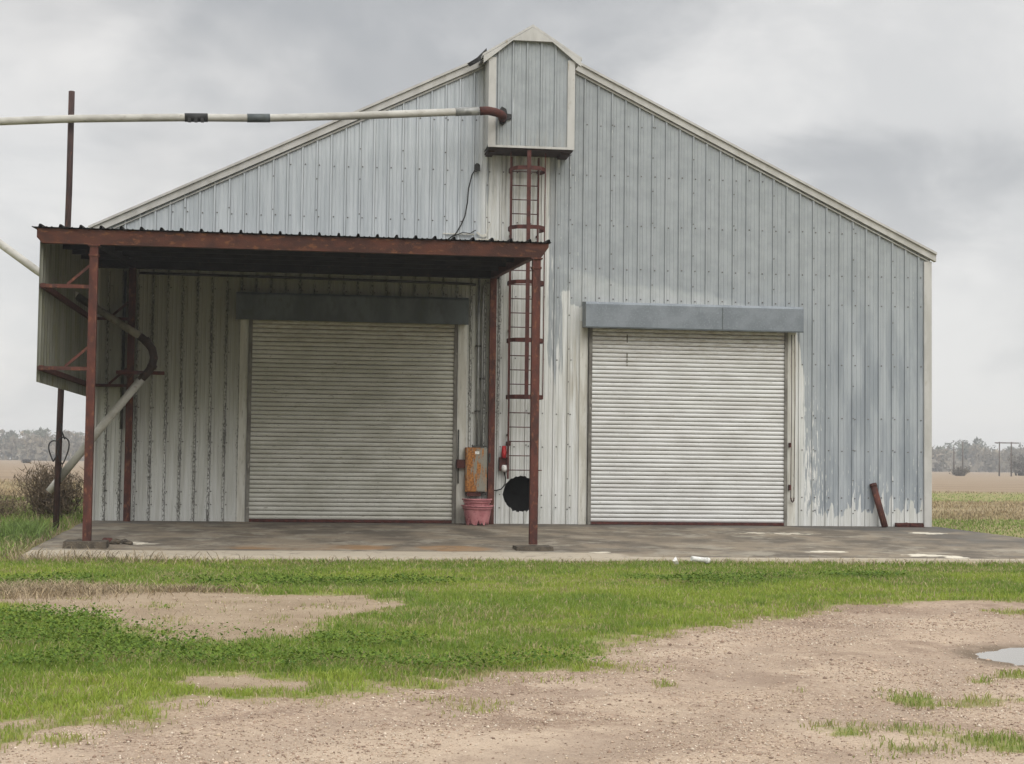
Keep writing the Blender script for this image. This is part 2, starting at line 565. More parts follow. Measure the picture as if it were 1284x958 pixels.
# grass islands growing in the gravel: x, y, radius x, radius y, density
TUFTS = [(-3.62, -22.99, .28, .38, .5), (-2.07, -22.18, .10, .16, .9), (-.42, -22.95, .30, .36, 1), (-.02, -23.1, .36, .26, .8),
         (.42, -23.15, .28, .22, .7), (.5, -22.07, .09, .16, 1), (-1.40, -24.30, .22, .26, .9), (-.95, -24.3, .30, .30, .8),
         (-1.2, -24.9, .40, .34, .7), (-.55, -24.8, .26, .40, .9), (3.4, -16.5, .35, .5, 1), (.86, -21.94, .16, .22, .8),
         (-1.16, -22.64, .07, .1, .4), (-2.4, -21.3, .5, .3, .5), (-3.0, -21.9, .5, .25, .3),
         (-6.3, -15.9, .30, .5, .45), (-5.6, -16.2, .25, .3, .4), (-5.0, -17.4, .28, .5, .6), (-4.5, -16.0, .3, .4, .4),
         (-6.0, -17.6, .25, .6, .5), (-5.3, -15.2, .4, .3, .3), (-6.9, -16.0, .35, .4, .5), (-7.3, -14.9, .25, .3, .3),
         (-6.2, -24.35, .25, .2, .8), (-5.45, -18.6, .25, .4, .4)]


def cover(x, y):
    """grass amount 0..1, gravel 0..1, dirt 0..1 at ground points"""
    nz = fbm(x*1.3, y*1.3, 3)-.5
    nf = fbm(x*5, y*5, 9)-.5
    w = .85*nz+.62*nf+.35*(fbm(x*14, y*14, 13)-.5)
    dg = sdf(x, y, GRAVEL)+w
    dd = sdf(x, y, DIRT)+w*.9
    di = sdf(x, y, ISLE)+w*.5
    grass = sstep(dg, -.28, .50)*sstep(dd, -.22, .40)*sstep(di, -.12, .22)
    tf = np.zeros_like(grass)
    for (tx, ty, ra, rb, dn) in TUFTS:
        q = np.sqrt(((x-tx)/ra)**2+((y-ty)/rb)**2)+w*2.0
        tf = np.maximum(tf, dn*.75*sstep(q, 1.5, .0))
    grass = np.maximum(grass, tf)
    gravel = sstep(dg, .25, -.35)
    dirt = np.maximum(sstep(dd, .25, -.25), sstep(di, .2, -.1))
    return grass, gravel, dirt


SLOPE = .031


def ruts(x, y):
    dg = -sdf(x, y, GRAVEL)+(fbm(x*.45, y*.45, 111)-.5)*.9
    k = np.zeros_like(dg)
    for c_, w_, a_ in ((1.0, .26, .7), (2.55, .32, 1.0), (3.7, .26, .7), (5.2, .3, .8)):
        k = np.maximum(k, a_*np.exp(-((dg-c_)/w_)**2))
    return k*(.45+.9*fbm(x*.8, y*.8, 113))*sstep(y, -14, -16)


def gz(x, y):
    x = np.asarray(x, float)
    y = np.asarray(y, float)
    b = np.where(y < -8, -.325-.02*sstep(y, -8, -9.5), np.where(y < 0, SLOPE*y-.075, -.075))
    b = b-.14*sstep(y, 12, 60)
    near = sstep(y, 60, 20)
    bump = (fbm(x*.55, y*.55, 21, 3)-.5)*.05+(fbm(x*3, y*3, 5, 3)-.5)*.022
    out = 1-((x > -9.4) & (x < 11.5) & (y > -8.4) & (y < 3))*.85
    b = b+bump*near*out
    b = b+(fbm(x*7, y*7, 6, 2)-.5)*.020*sstep(y, -13, -15)
    dp = sdf(x, y, PUDDLE)
    b = b-.055*sstep(dp, .28, -.25)
    # wheel ruts of the drive, running with its curving edge
    return b-.034*ruts(x, y)


# tensor grid, fine in front of the building, coarse to the horizon: one sheet
def axis(lo, hi, step, far_lo, far_hi):
    a = list(np.arange(lo, hi+1e-6, step))
    s, v = step, hi
    while v < far_hi:
        s *= 1.18
        v = min(v+s, far_hi)
        a.append(v)
    s, v = step, lo
    while v > far_lo:
        s *= 1.18
        v = max(v-s, far_lo)
        a.insert(0, v)
    return np.array(a)


gx = axis(-11.5, 8.5, .08, -760, 760)
gy = axis(-30, -7.6, .08, -150, 800)
X, Y = np.meshgrid(gx, gy)
Z = gz(X, Y)
ga, gv, di = cover(X, Y)
wet = sstep(sdf(X, Y, PUDDLE)+(fbm(X*4, Y*4, 2)-.5)*.3, .42, .05)
wob = (fbm(X*.06, Y*.06, 31)-.5)*14
fa = sstep(Y+wob, 52, 64)
fb = sstep(Y+wob*.4, 8, 12)*(1-sstep(Y+wob, 30, 40))
fc = np.maximum(sstep(Y+wob, 28, 40)*(1-sstep(Y+wob, 54, 66)), (1-sstep(Y+wob*.2, 3, 8))*sstep(Y, -7, -3))
rut = ruts(X, Y)
leftf = sstep(X, -10, -14)                      # to the left the dry field starts nearer
fb = np.maximum(fb, leftf*sstep(Y+wob*.6, 14, 26)*(1-fa))
fc = fc*(1-leftf*sstep(Y+wob*.6, 14, 26))
fb = fb*(1-fc)
ny, nx = X.shape
V = np.stack([X, Y, Z], -1).reshape(-1, 3)
i0 = (np.arange(ny-1)[:, None]*nx+np.arange(nx-1)[None]).ravel()
quads = np.stack([i0, i0+1, i0+1+nx, i0+nx], -1)
ground = fast_mesh('ground', V, quads.ravel(), np.full(len(quads), 4), [M_ground],
                   {'cover': np.stack([ga, gv, di, wet], -1).reshape(-1, 4),
                    'field': np.stack([fa, fb, fc, rut], -1).reshape(-1, 4)}, smooth=True)
tag(ground, kind='structure')

# puddle water, level, its rim is where the ground rises through it
mb = MB()
pz = float(np.mean(gz(np.array([1.0, 1.4, 2.0]), np.array([-20.8, -19.8, -19.3]))))-.022
mb.poly([(x_, y_, pz) for x_, y_ in [(1.0, -21.6), (3.0, -21.6), (3.0, -19.3), (1.0, -19.3)]], [(0, 1, 2, 3)])
tag(mb.build('puddle', M_water), kind='structure')

# concrete slab in front of the building
xs = np.linspace(-9.15, 11.0, 280)
ys = np.linspace(-8.0, .05, 130)
X, Y = np.meshgrid(xs, ys)
right = 9.32+.19*np.abs(Y)
X = -9.15+(X+9.15)/(11.0+9.15)*(right+9.15)
edge = (fbm(X*1.5, Y*0, 77)-.5)*.16+(fbm(X*6, Y*0, 79)-.5)*.06
Y = Y+edge*sstep(Y, -7, -8)
X = X+(fbm(Y*1.5, X*0, 78)-.5)*.08*sstep(X, -8.6, -9.15)
Z = SLOPE*np.minimum(Y, 0)+.0
Z = Z+(fbm(X*.7, Y*.7, 12)-.5)*.012
ell = lambda cx, cy, a, b: 1-np.sqrt(((X-cx)/a)**2+((Y-cy)/b)**2)
n_ = fbm(X*2, Y*2, 55)-.5
dk = sstep(X, 5.2, 8)*.55*sstep(Y, -7.0, -4.5)+.55*sstep(Y, -1.6, -.5)+.35*sstep(ell(.2, -6.5, 3.0, 1.0), 0, .6)+.3*sstep(ell(-8.6, -4, 1.2, 2.5), 0, .5)
ru = .62*sstep(ell(-4.6, -6.2, 2.2, .9)+n_*.5, 0, .5)+.8*sstep(ell(-2.1, -6.3, .95, .8)+n_*.4, 0, .5)+.3*sstep(ell(-5.5, -3.5, 2, 1), 0, .6)
nn_ = fbm(X*6, Y*9, 57)-.5
pale = np.zeros_like(X)
for (px_, py_, a_, b_, k_) in [(4.5, -6.55, .42, .22, 1), (6.2, -7.2, .46, .22, 1), (6.5, -7.65, .25, .18, .95), (8.35, -1.9, .5, .28, 1), (4.9, -2.3, 1.0, .3, .5),
                              (.35, -6.9, .2, .12, .7), (9.2, -7.2, .5, .3, .8), (7.6, -5.4, .9, .2, .3), (2.2, -2.2, .8, .15, .3), (-7.7, -5.5, .55, .3, .6)]:
    pale = np.maximum(pale, k_*sstep(ell(px_, py_, a_, b_)+n_*1.4+nn_*1.6, -.05, .4))
rim = 1.5*sstep(Y, -6.8, -7.2)*sstep(X, 2.0, -1.0)+.8*sstep(Y, -7.65, -7.85)
ny, nx = X.shape
V = np.stack([X, Y, Z], -1).reshape(-1, 3)
# skirt down into the soil
low = V.copy()
low[:, 2] -= .22
border = np.concatenate([np.arange(nx), np.arange(1, ny)*nx+nx-1, (ny-1)*nx+np.arange(nx-2, -1, -1), np.arange(ny-2, 0, -1)*nx])
i0 = (np.arange(ny-1)[:, None]*nx+np.arange(nx-1)[None]).ravel()
quads = np.stack([i0, i0+1, i0+1+nx, i0+nx], -1)
nb = len(border)
VB = np.concatenate([V, low[border]])
k = np.arange(nb)
sk = np.stack([border[k], len(V)+k, len(V)+(k+1) % nb, border[(k+1) % nb]], -1)
Q = np.concatenate([quads, sk])
st = np.stack([dk, ru, pale, rim], -1).reshape(-1, 4)
st = np.concatenate([st, np.tile([[0, 0, 0, .6]], (nb, 1))])
slab = fast_mesh('concrete_apron', VB, Q.ravel(), np.full(len(Q), 4), [M_slab], {'stain': st})
tag(slab, kind='structure')

# ------------------------------------------------------------------ warehouse
HW, ZE, ZA, DEEP = 9.144, 6.04, 10.45, 26.0
WH = thing('warehouse', 'large grey and white ribbed metal warehouse with two roller doors and a boxed-out peak', 'warehouse', (0, 0, 0))


def ztop(x):
    return ZA-(ZA-ZE)*np.abs(x)/HW


def ribbed(x0, x1, pitch=.3048, phase=0.0):
    offs = [0, .014, .046, .060, .069, .120, .128, .146, .154, .205, .213, .231, .239]
    hts = [0, .040, .040, .001, 0, 0, .008, .008, 0, 0, .008, .008, 0]
    xs_, hs_ = [], []
    k0 = math.floor((x0-phase)/pitch)-1
    while True:
        b = phase+k0*pitch
        if b > x1:
            break
        for o_, h_ in zip(offs, hts):
            if x0 < b+o_ < x1:
                xs_.append(b+o_)
                hs_.append(h_)
        k0 += 1
    return np.array([x0]+xs_+[x1]), np.array([0]+hs_+[0])


def sheet(xs_, hs_, zlo, zhi, dz=.15, hole=None):
    """vertical strips between profile points; hole = (cx, cz, r). returns (x, depth, z) verts and quads"""
    P, F = [], []
    for i in range(len(xs_)-1):
        xa, xb = xs_[i], xs_[i+1]
        ivs = [((zlo, zlo), (zhi(xa), zhi(xb)))]
        if hole:
            cx, cz, r_ = hole
            da, db = xa-cx, xb-cx
            if abs((xa+xb)/2-cx) < r_:
                ha = math.sqrt(max(r_*r_-da*da, 0))
                hb = math.sqrt(max(r_*r_-db*db, 0))
                ja, jb = (.018*math.sin(xa*61)+.01*math.sin(xa*143), .018*math.sin(xb*61)+.01*math.sin(xb*143))
                ivs = [((zlo, zlo), (cz-ha+ja, cz-hb+jb)), ((cz+ha+ja*.6, cz+hb+jb*.6), (zhi(xa), zhi(xb)))]
        for (la, lb), (ta, tb) in ivs:
            n = max(1, int(round((max(ta, tb)-min(la, lb))/dz)))
            b = len(P)
            for k_ in range(n+1):
                u = k_/n
                P.append((xa, hs_[i], la+(ta-la)*u))
                P.append((xb, hs_[i+1], lb+(tb-lb)*u))
            for k_ in range(n):
                F.append((b+2*k_, b+2*k_+1, b+2*k_+3, b+2*k_+2))
    return np.array(P), np.array(F)


xs_, hs_ = ribbed(-HW, HW)
P, F = sheet(xs_, hs_, -.03, lambda x: float(ztop(x)), .12, hole=(-.062, .636, .385))
wx, wz = P[:, 0], P[:, 2]
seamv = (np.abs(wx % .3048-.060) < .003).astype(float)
ribness = np.clip(1-np.minimum((wx % .3048-.033) % .3048, .3048-(wx % .3048-.033) % .3048)/.058, 0, 1)
nA = fbm(wx*1.2, wz*.8, 40)-.5
nB = fbm(wx*4, wz*.5, 41)-.5
under = (wx < -.62)
# grey paint right of the peak, reaching down to a sagging line above the right door
line = 5.62-.155*wx+.05*np.sin(wx*2.1)
grey = sstep(wx, .45, .95)*sstep(wz, line-.10, line+.05)
grey = np.maximum(grey, .78*sstep(wx, .5, .75)*sstep(wz, 4.9, 5.15)*sstep(wx, 1.4, 1.0))
grey = np.maximum(grey, sstep(np.abs(wx-.66-.08*nB), .34, .06)*sstep(wz, 1.6, 4.0)*.66)
band = sstep(wx, .7, 1.3)*sstep(wz, 4.6, 4.8)*(wx < 6.2)                        # thin coat over the hood
thinc = band*sstep(wz, line+.03, line-.05)
grey = np.maximum(grey, band)
wlow = sstep(wz, 4.6, 3.2)
drip = .06+1.1*np.clip(fbm(wx*19, wz*.2, 44, 2)-.28, 0, 1)**1.4+.5*np.clip(fbm(wx*2.2, wz*0, 45, 2)-.45, 0, 1)
rightc = sstep(wx, 5.98+.08*wlow, 6.10+.30*wlow)*sstep(wz, drip-.05, drip+.28)
grey = np.maximum(grey, rightc)
grey = np.maximum(grey, .40*(1-sstep(np.abs(wx+.55), .3, .7))*sstep(wz, 5.2, 7.5)*(wx < .5))
grey = np.maximum(grey, .36*(1-sstep(np.abs(wx-.05), .5, .8))*sstep(wz, 5.2, 7.5))
bluem = sstep(wx, 5.2, 7.6)*sstep(wz, 6.2, 3.6)
upl = sstep(wx, -.85, -1.15)*sstep(wz, 5.5, 5.7)
mold_shade = (wx < -.35)*sstep(wx, -.35, -.9)*(.16+.84*sstep(wz, .7, 4.2))*sstep(wz, 5.75, 5.5)
mold_shade = mold_shade*(1-.45*sstep(wx, -1.9, -1.2))
mold_shade = np.maximum(mold_shade, .06*sstep(wx, 1.6, .9)*sstep(wx, -.8, -.3)*sstep(wz, 1.2, .2))
chips = (wx > 5.9)*sstep(wz, 2.6, .6)*.55+.35*sstep(wx, .2, .8)*sstep(wx, 1.4, .9)+.75*sstep(wx, 5.9, 6.2)*sstep(wx, 6.9, 6.3)*sstep(wz, 4.0, 2.5)
stain = .5*sstep(np.abs(wx-1.15), .35, .05)*sstep(wz, 4.3, 3.8)*sstep(wz, .5, 3)+.35*sstep(np.abs(wx+.1), .9, .5)*sstep(wz, 5.3, 8)*(wz < 8)
paint = np.stack([grey, mold_shade, upl, ribness], -1)
wear = np.stack([chips, bluem, stain, thinc], -1)
# hex-head screws: rows on the girts, stitches on every third rib
scr = []
girts = [.35, .62, 1.66, 2.37, 3.55, 4.9, 5.55, 6.5, 7.6, 8.7]
for g_ in girts:
    k_ = -30
    for k_ in range(-30, 30):
        x_ = k_*.3048+.090+random.uniform(-.006, .006)
        if abs(x_) < HW-.15 and g_ < ztop(x_)-.25:
            scr.append((x_, .0, g_+random.uniform(-.012, .012), .0155))
for k_ in range(-30, 30, 3):
    x_ = k_*.3048+.033
    z_ = .3
    while z_ < ztop(x_)-.3:
        if abs(x_) < HW-.15:
            scr.append((x_, .040, z_+random.uniform(-.03, .03), .0145))
        z_ += .70
SV, SF = [], []
for (x_, d_, z_, r_) in scr:
    if (x_+.06)**2+(z_-.636)**2 < .17:
        continue
    b = len(P)+len(SV)
    for dy in (-.001, .012):
        for k_ in range(6):
            a_ = k_*math.pi/3
            SV.append((x_+r_*math.cos(a_), d_+dy, z_+r_*math.sin(a_)))
    SF.append([b+6+k_ for k_ in range(6)])
    for k_ in range(6):
        SF.append([b+k_, b+(k_+1) % 6, b+6+(k_+1) % 6, b+6+k_])
PV = np.concatenate([P, np.array(SV)])
PV[:, 1] *= -1                                  # depth grows towards the viewer
idx = np.concatenate([F.ravel(), np.array([i for f in SF for i in f])])
tot = np.concatenate([np.full(len(F), 4), np.array([len(f) for f in SF])])
pad = np.zeros((len(SV), 4))
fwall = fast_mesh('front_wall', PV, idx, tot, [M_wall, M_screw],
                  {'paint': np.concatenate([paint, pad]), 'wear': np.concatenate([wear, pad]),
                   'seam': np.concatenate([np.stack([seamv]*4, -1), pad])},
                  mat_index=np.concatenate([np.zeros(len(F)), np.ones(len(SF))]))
fwall.parent = WH
# other walls, inner backing and roof
mb = MB()
mb.box(-HW, -HW+.06, .06, DEEP, -.05, ZE)
mb.build('side_wall', M_inside, WH)
mb = MB()
mb.box(HW-.06, HW, .06, DEEP, -.05, ZE)
mb.build('side_wall', M_inside, WH)
mb = MB()
mb.prism([(-HW+.07, -.05), (HW-.07, -.05), (HW-.07, ZE), (0, ZA-.05), (-HW+.07, ZE)], 'y', DEEP-.06, DEEP)
mb.build('back_wall', M_inside, WH)
mb = MB()
for s_ in (-1, 1):
    mb.prism([(0, ZA+.06), (s_*(HW+.08), ZE+.02), (s_*(HW+.08), ZE+.06), (0, ZA+.10)], 'y', .02, DEEP+.05)
mb.build('roof', M_galv, WH)
# rake trim: a deep cream band with a lighter lip, two runs
sl = (ZA-ZE)/HW
for s_, xin in ((-1, -.96), (1, .78)):
    mb = MB()
    xo = s_*(HW+.10)
    zi, zo = ZA-sl*abs(xin), ZA-sl*abs(xo)
    mb.prism([(xin, zi-.075), (xo, zo-.075), (xo, zo+.075), (xin, zi+.075)], 'y', -.115, .015)
    mb.prism([(xin, zi+.076), (xo, zo+.076), (xo, zo+.128), (xin, zi+.128)], 'y', -.165, .015)
    mb.prism([(xin, zi-.128), (xo-s_*.1, zo-.100), (xo-s_*.1, zo-.078), (xin, zi-.078)], 'y', -.055, -.034)
    mb.build('rake_trim', M_trim, WH)
    mb = MB()
    mb.box(min(s_*(HW+.02), s_*(HW-.155)), max(s_*(HW+.02), s_*(HW-.155)), -.052, .03, -.04, ZE-.12)
    mb.build('corner_trim', M_trim, WH)
# near-black sheet standing in for the unlit hollow behind the round opening
mb = MB()
mb.box(-.75, .75, .9, .95, -.04, 1.5)
mb.build('dark_backing', M_dkint, WH)
mb = MB()
ringp = []
for k_ in range(29):
    a_ = k_/28*2*math.pi
    ringp.append((-.062+.385*math.cos(a_), .05, .636+.385*math.sin(a_)))
mb.tube(ringp, .012, 6)
mb.build('opening_rim', M_black, WH)


def roller_door(x0, x1, ztp, mat, dirty):
    mb = MB()
    n = int(round((ztp-.06)/.0915))
    prof = []
    for k_ in range(n):
        z0 = .055+k_*(ztp-.055)/n
        h_ = (ztp-.055)/n
        for u, d_ in ((0, .066), (.09, .066), (.13, .084), (.38, .098), (.62, .100), (.84, .094), (.95, .080)):
            prof.append((-d_, z0+u*h_))
    V_, F_ = [], []
    nxs = 48
    xs0 = np.linspace(x0+.04, x1-.04, nxs)
    for j_, (y_, z_) in enumerate(prof):
        row = j_//7
        dent = (fbm(xs0*1.1+x0, np.full(nxs, z_*1.3), 131)-.5)*.020+(fbm(xs0*.9, np.full(nxs, row*7.3), 132)-.5)*.012
        sag = (fbm(xs0*.7, np.full(nxs, row*3.1), 133)-.5)*.012
        V_ += [(a_, y_+b_, z_+(c_ if z_ > .2 else 0)) for a_, b_, c_ in zip(xs0, dent, sag)]
    gro = []
    for k_ in range(len(prof)-1):
        for q_ in range(nxs-1):
            a_ = k_*nxs+q_
            F_.append((a_, a_+1, a_+nxs+1, a_+nxs))
            gro.append(1 if k_ % 7 in (0, 6) else 0)
    mb.poly(V_, F_)
    mb.mi[:len(gro)] = gro
    if not dirty:
        for z_, l_ in ((4.12, .17), (3.72, .10), (3.60, .05), (3.54, .04), (3.47, .03)):
            mb.box(x0+.80, x0+.825, -.106, -.09, z_-l_, z_, 1)
    d = mb.build('roller_door', [mat, M_groove], WH)
    for xa, xb in ((x0-.030, x0+.042), (x1-.042, x1+.030)):
        g_ = MB()
        g_.box(xa, xb, -.125, -.002, .0, ztp+.02)
        g_.build('guide_rail', M_guide, d)
    for xa, xb in ((x0-.22, x0-.046), (x1+.046, x1+.24)):
        g_ = MB()
        g_.box(xa, xb, -.046, -.002, -.01, ztp+.05)
        g_.build('jamb_trim', M_jamb, d)
    g_ = MB()
    g_.box(x0+.045, x1-.045, -.125, -.055, .004, .062)
    g_.build('bottom_bar', M_darkrust, d)
    return d


M_guide = weathered('grimy_guide_channel', (.20, .19, .165), (.11, .10, .085), 4, .7, stretch=(1, 1, .6), c3=(.30, .285, .25), s3=8)
M_groove = weathered('dark_slat_groove', (.21, .195, .16), (.12, .11, .085), 9, .9, stretch=(1, 1, 4))  # darker tone on the groove faces between slats
M_jamb = weathered('white_jamb_paint', (.56, .55, .50), (.44, .42, .36), 2, .55, stretch=(4, 4, .5), c3=(.25, .23, .18), s3=9, lo3=.58, hi3=.75)
roller_door(-5.86, -1.51, 4.35, M_curtL, True)
roller_door(1.41, 5.79, 4.35, M_curtR, False)


def hood(x0, x1, z0, z1, mat, dp=.5):
    mb = MB()
    mb.prism([(-.002, z0+.02), (-dp, z0), (-dp, z1-.06), (-dp+.03, z1-.01), (-.002, z1+.03)], 'x', x0, x1)
    h_ = mb.build('door_hood', mat, WH)
    s_ = MB()
    s_.box(x0+(x1-x0)*.622, x0+(x1-x0)*.622+.02, -dp-.004, -dp+.001, z0+.004, z1-.07)
    s_.box(x0-.002, x1+.002, -dp-.012, -dp-.0005, z0-.018, z0+.012)
    s_.build('hood_seam', M_galvdark, h_)
    return h_


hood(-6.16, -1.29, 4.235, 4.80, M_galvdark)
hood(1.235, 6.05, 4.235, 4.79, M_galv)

# boxed-out peak
BX0, BX1, BD, BZ0, BZE, BZA = -.95, .86, .8, 8.03, 10.0, 10.57
bc = (BX0+BX1)/2


def btop(x):
    return BZA-.02-(BZA-BZE)*abs(x-bc)/((BX1-BX0)/2)


bxs, bhs = ribbed(BX0, BX1, .3048, .13)
P2, F2 = sheet(bxs, bhs, BZ0, btop, .2)
P2[:, 1] = -BD-P2[:, 1]
z4 = np.zeros((len(P2), 4))
pa = z4.copy()
pa[:, 2] = .8
pa[:, 0] = .74
pa[:, 3] = 0
we = z4.copy()
we[:, 2] = .25*sstep(P2[:, 2], 8.5, 8.0)
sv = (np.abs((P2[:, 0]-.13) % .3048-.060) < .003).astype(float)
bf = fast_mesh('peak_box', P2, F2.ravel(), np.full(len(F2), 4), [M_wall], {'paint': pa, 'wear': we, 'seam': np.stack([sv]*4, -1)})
bf.parent = WH
for xa, xb in ((BX0+.004, BX0+.03), (BX1-.03, BX1-.004)):
    mb = MB()
    mb.box(xa, xb, -BD+.004, -.03, BZ0, BZE)
    mb.build('peak_box_side', M_inside, bf)
mb = MB()
for s_ in (-1, 1):
    xe = bc+s_*((BX1-BX0)/2+.16)
    ze = BZA-(BZA-BZE)*((BX1-BX0)/2+.16)/((BX1-BX0)/2)
    mb.prism([(bc, BZA), (xe, ze), (xe, ze+.05), (bc, BZA+.05)], 'y', -BD-.10, 2.5)
mb.build('peak_box_roof', M_trim, bf)
mb = MB()
sb = (BZA-BZE)/((BX1-BX0)/2)
for s_ in (-1, 1):
    xe = bc+s_*((BX1-BX0)/2+.14)
    ze = BZA-sb*((BX1-BX0)/2+.14)
    mb.prism([(bc, BZA-.01), (xe, ze-.01), (xe, ze-.16), (bc+s_*.42, BZA-.31), (bc, BZA-.31)], 'y', -BD-.115, -BD-.036)
    xo = BX0 if s_ < 0 else BX1
    xa, xb = sorted((xo+s_*.02, xo-s_*.135))
    mb.box(xa, xb, -BD-.055, -BD+.03, BZ0-.01, ze-.02)
    xa, xb = sorted((xo+s_*.02, xo-s_*.004))
    mb.box(xa, xb, -BD+.031, -.04, BZ0-.01, ze-.02)
mb.box(BX0-.02, BX1+.02, -BD-.06, -BD-.02, BZ0-.06, BZ0-.012)
mb.build('peak_box_trim', M_trim, bf)
mb = MB()
mb.box(BX0+.0, BX1-.0, -BD-.01, -.04, BZ0-.08, BZ0-.0615)
mb.box(BX0+.02, BX0+.16, -BD+.25, -.04, BZ0-.12, BZ0-.0815)
mb.box(BX1-.22, BX1-.02, -BD+.25, -.04, BZ0-.12, BZ0-.0815)
mb.build('peak_box_floor', M_pole, bf)
mb = MB()
mb.poly([(-1.16, -.5, 9.86), (-1.0, -.7, 9.93), (-1.0, -.6, 10.14), (-1.19, -.45, 9.96), (-1.32, -.3, 9.80), (-1.38, -.3, 9.86)], [(0, 1, 2, 3), (0, 3, 5, 4)])
mb.poly([(-1.16, -.52, 9.86), (-1.0, -.72, 9.93), (-1.0, -.62, 10.14), (-1.19, -.47, 9.96), (-1.32, -.32, 9.80), (-1.38, -.32, 9.86)], [(3, 2, 1, 0), (4, 5, 3, 0)])
mb.build('torn_flashing', M_black, bf)

# ------------------------------------------------------------------ canopy over the left door
CY, CB = -6.44, -.1
CAN = thing('lean_to_canopy', 'rusty steel lean-to canopy on four posts over the left roller door', 'canopy', (-4.5, CY, -.2))
# ribbed roof sheet: ribs run front to back
xs_, hs_ = ribbed(-9.33, -.49, .333, .1)
zf, zb = 5.165, 5.50


def roofz(y, x=0):
    return zf+(zb-zf)*(y-(CY-.12))/(-.06-(CY-.12))


V_, F_ = [], []
for i, x_ in enumerate(xs_):
    hh = hs_[i]*1.25
    jit = random.uniform(-.012, .012)
    for y_, up_ in ((CY-.14+jit, 0), (-.06, 0), (CY-.14+jit, .008), (-.06, .008)):
        V_.append((x_, y_, roofz(y_)+hh+up_))
n = len(xs_)
for i in range(n-1):
    a, b = 4*i, 4*(i+1)
    F_ += [(a, a+1, b+1, b), (a+2, b+2, b+3, a+3), (a, b, b+2, a+2)]
mb = MB()
mb.poly(V_, F_)
mb.build('roof_sheet', M_under, CAN)
# front channel beam with clipped ends
mb = MB()
mb.prism([(-9.25, 5.155), (-.53, 5.155), (-.53, 5.09), (-.66, 4.905), (-9.16, 4.905), (-9.25, 5.0)], 'y', CY-.085, CY-.045)
mb.box(-9.24, -.60, CY-.044, CY+.04, 5.12, 5.154)
mb.box(-9.15, -.67, CY-.044, CY+.04, 4.907, 4.94)
mb.build('front_beam', M_rustbeam, CAN)
mb = MB()
mb.box(-9.2, -.6, -.20, -.05, 5.26, 5.46)
mb.build('back_beam', M_under, CAN)
for x_ in (-8.31, -.735):
    mb = MB()
    a, b = (x_, CY+.05, roofz(CY+.05)-.13), (x_, -.21, roofz(-.21)-.13)
    mb.bar(a, b, .11, .22)
    mb.build('side_beam', M_darkrust if x_ > -2 else M_under, CAN)
for y_ in (-5.1, -3.9, -2.7, -1.5):
    for xa, xb in ((-9.22, -8.37), (-8.25, -.80), (-.67, -.52)):
        mb = MB()
        mb.box(xa, xb, y_-.04, y_+.04, roofz(y_)-.16, roofz(y_)-.005)
        mb.build('purlin', M_under, CAN)
for x_, y_ in ((-8.31, CY), (-.735, CY), (-8.31, CB-.08), (-.735, CB-.08)):
    front = y_ < -3
    mb = MB()
    zt = 4.90 if front else roofz(y_)-.24
    zb_ = SLOPE*y_+(.09 if front else -.002)
    mb.box(x_-.068, x_+.068, y_-.068, y_+.068, zb_, zt)
    if front:
        mb.box(x_-.10, x_+.10, y_-.10, y_+.10, zt-.02, zt+.003)
        mb.box(x_-.085, x_+.085, y_-.085, y_+.085, zt-.19, zt-.155)
    pst = mb.build('post', M_rust, CAN)
    if front:
        mb = MB()
        w_ = .36 if x_ < -3 else .33
        h_ = .12 if x_ < -3 else .075
        z0 = SLOPE*(y_-.3)-.04
        base = [(x_-w_, y_-.30), (x_+w_, y_-.28), (x_+w_*.97, y_+.26), (x_-w_*1.02, y_+.25)]
        V_ = [(a, b, z0) for a, b in base]+[(a*.0+x_+(a-x_)*.96, y_+(b-y_)*.94, SLOPE*y_+h_-random.uniform(0, .02)) for a, b in base]
        mb.poly(V_, [(3, 2, 1, 0), (4, 5, 6, 7), (0, 1, 5, 4), (1, 2, 6, 5), (2, 3, 7, 6), (3, 0, 4, 7)])
        mb.build('footing_block', M_block, pst)
# outrigger arms, braces and the hung side sheet
M_panel = None
m, t = material('mossy_ribbed_panel')
p = t.pos()
s1 = t.noise(t.stretch(p, (3, 3, .6)), 1.0, 6, .6)
c = t.mix(t.ramp(s1, .36, .64), (.19, .19, .155), (.135, .135, .105))
c = t.mix(t.ramp(t.noise(p, 1.4, 5, .6), .45, .7, 0, .7), c, (.13, .125, .055))
t.surf(c, .6)
M_panel = m
xs_, hs_ = ribbed(CY-.02, -.12, .3048, .05)
P3, F3 = sheet(xs_, hs_, 0.0, lambda v: 1.0, 1.0)
zlow = 2.565
zt = np.array([roofz(v)-.02 for v in P3[:, 0]])
PX = np.stack([-9.20+P3[:, 1]*.9, P3[:, 0], zlow+(zt-zlow)*P3[:, 2]], -1)
PX2 = PX.copy()
PX2[:, 0] -= .004
pan = fast_mesh('side_panel', np.concatenate([PX, PX2]), np.concatenate([F3.ravel(), (F3[:, ::-1]+len(PX)).ravel()]),
                np.full(2*len(F3), 4), [M_panel])
pan.parent = CAN
pan.location = (4.5, -CY, .2)
for z_ in (4.19, 2.80):
    mb = MB()
    mb.box(-9.168, -9.10, CY-.02, -.15, z_-.045, z_+.045)
    mb.build('girt', M_darkrust, CAN)
    for y_ in (CY, CB-.08):
        mb = MB()
        mb.box(-9.19 if y_ < -3 else -9.09, -8.379, y_-.035, y_+.035, z_-.03 if y_ < -3 else z_-.028, z_+.032)
        mb.build('arm', M_rust if y_ < -3 else M_darkrust, CAN)
        mb = MB()
        mb.bar((-8.38, y_, z_+.36), (-8.74, y_, z_+.035), .03, .045)
        mb.build('brace', M_rust if y_ < -3 else M_darkrust, CAN)

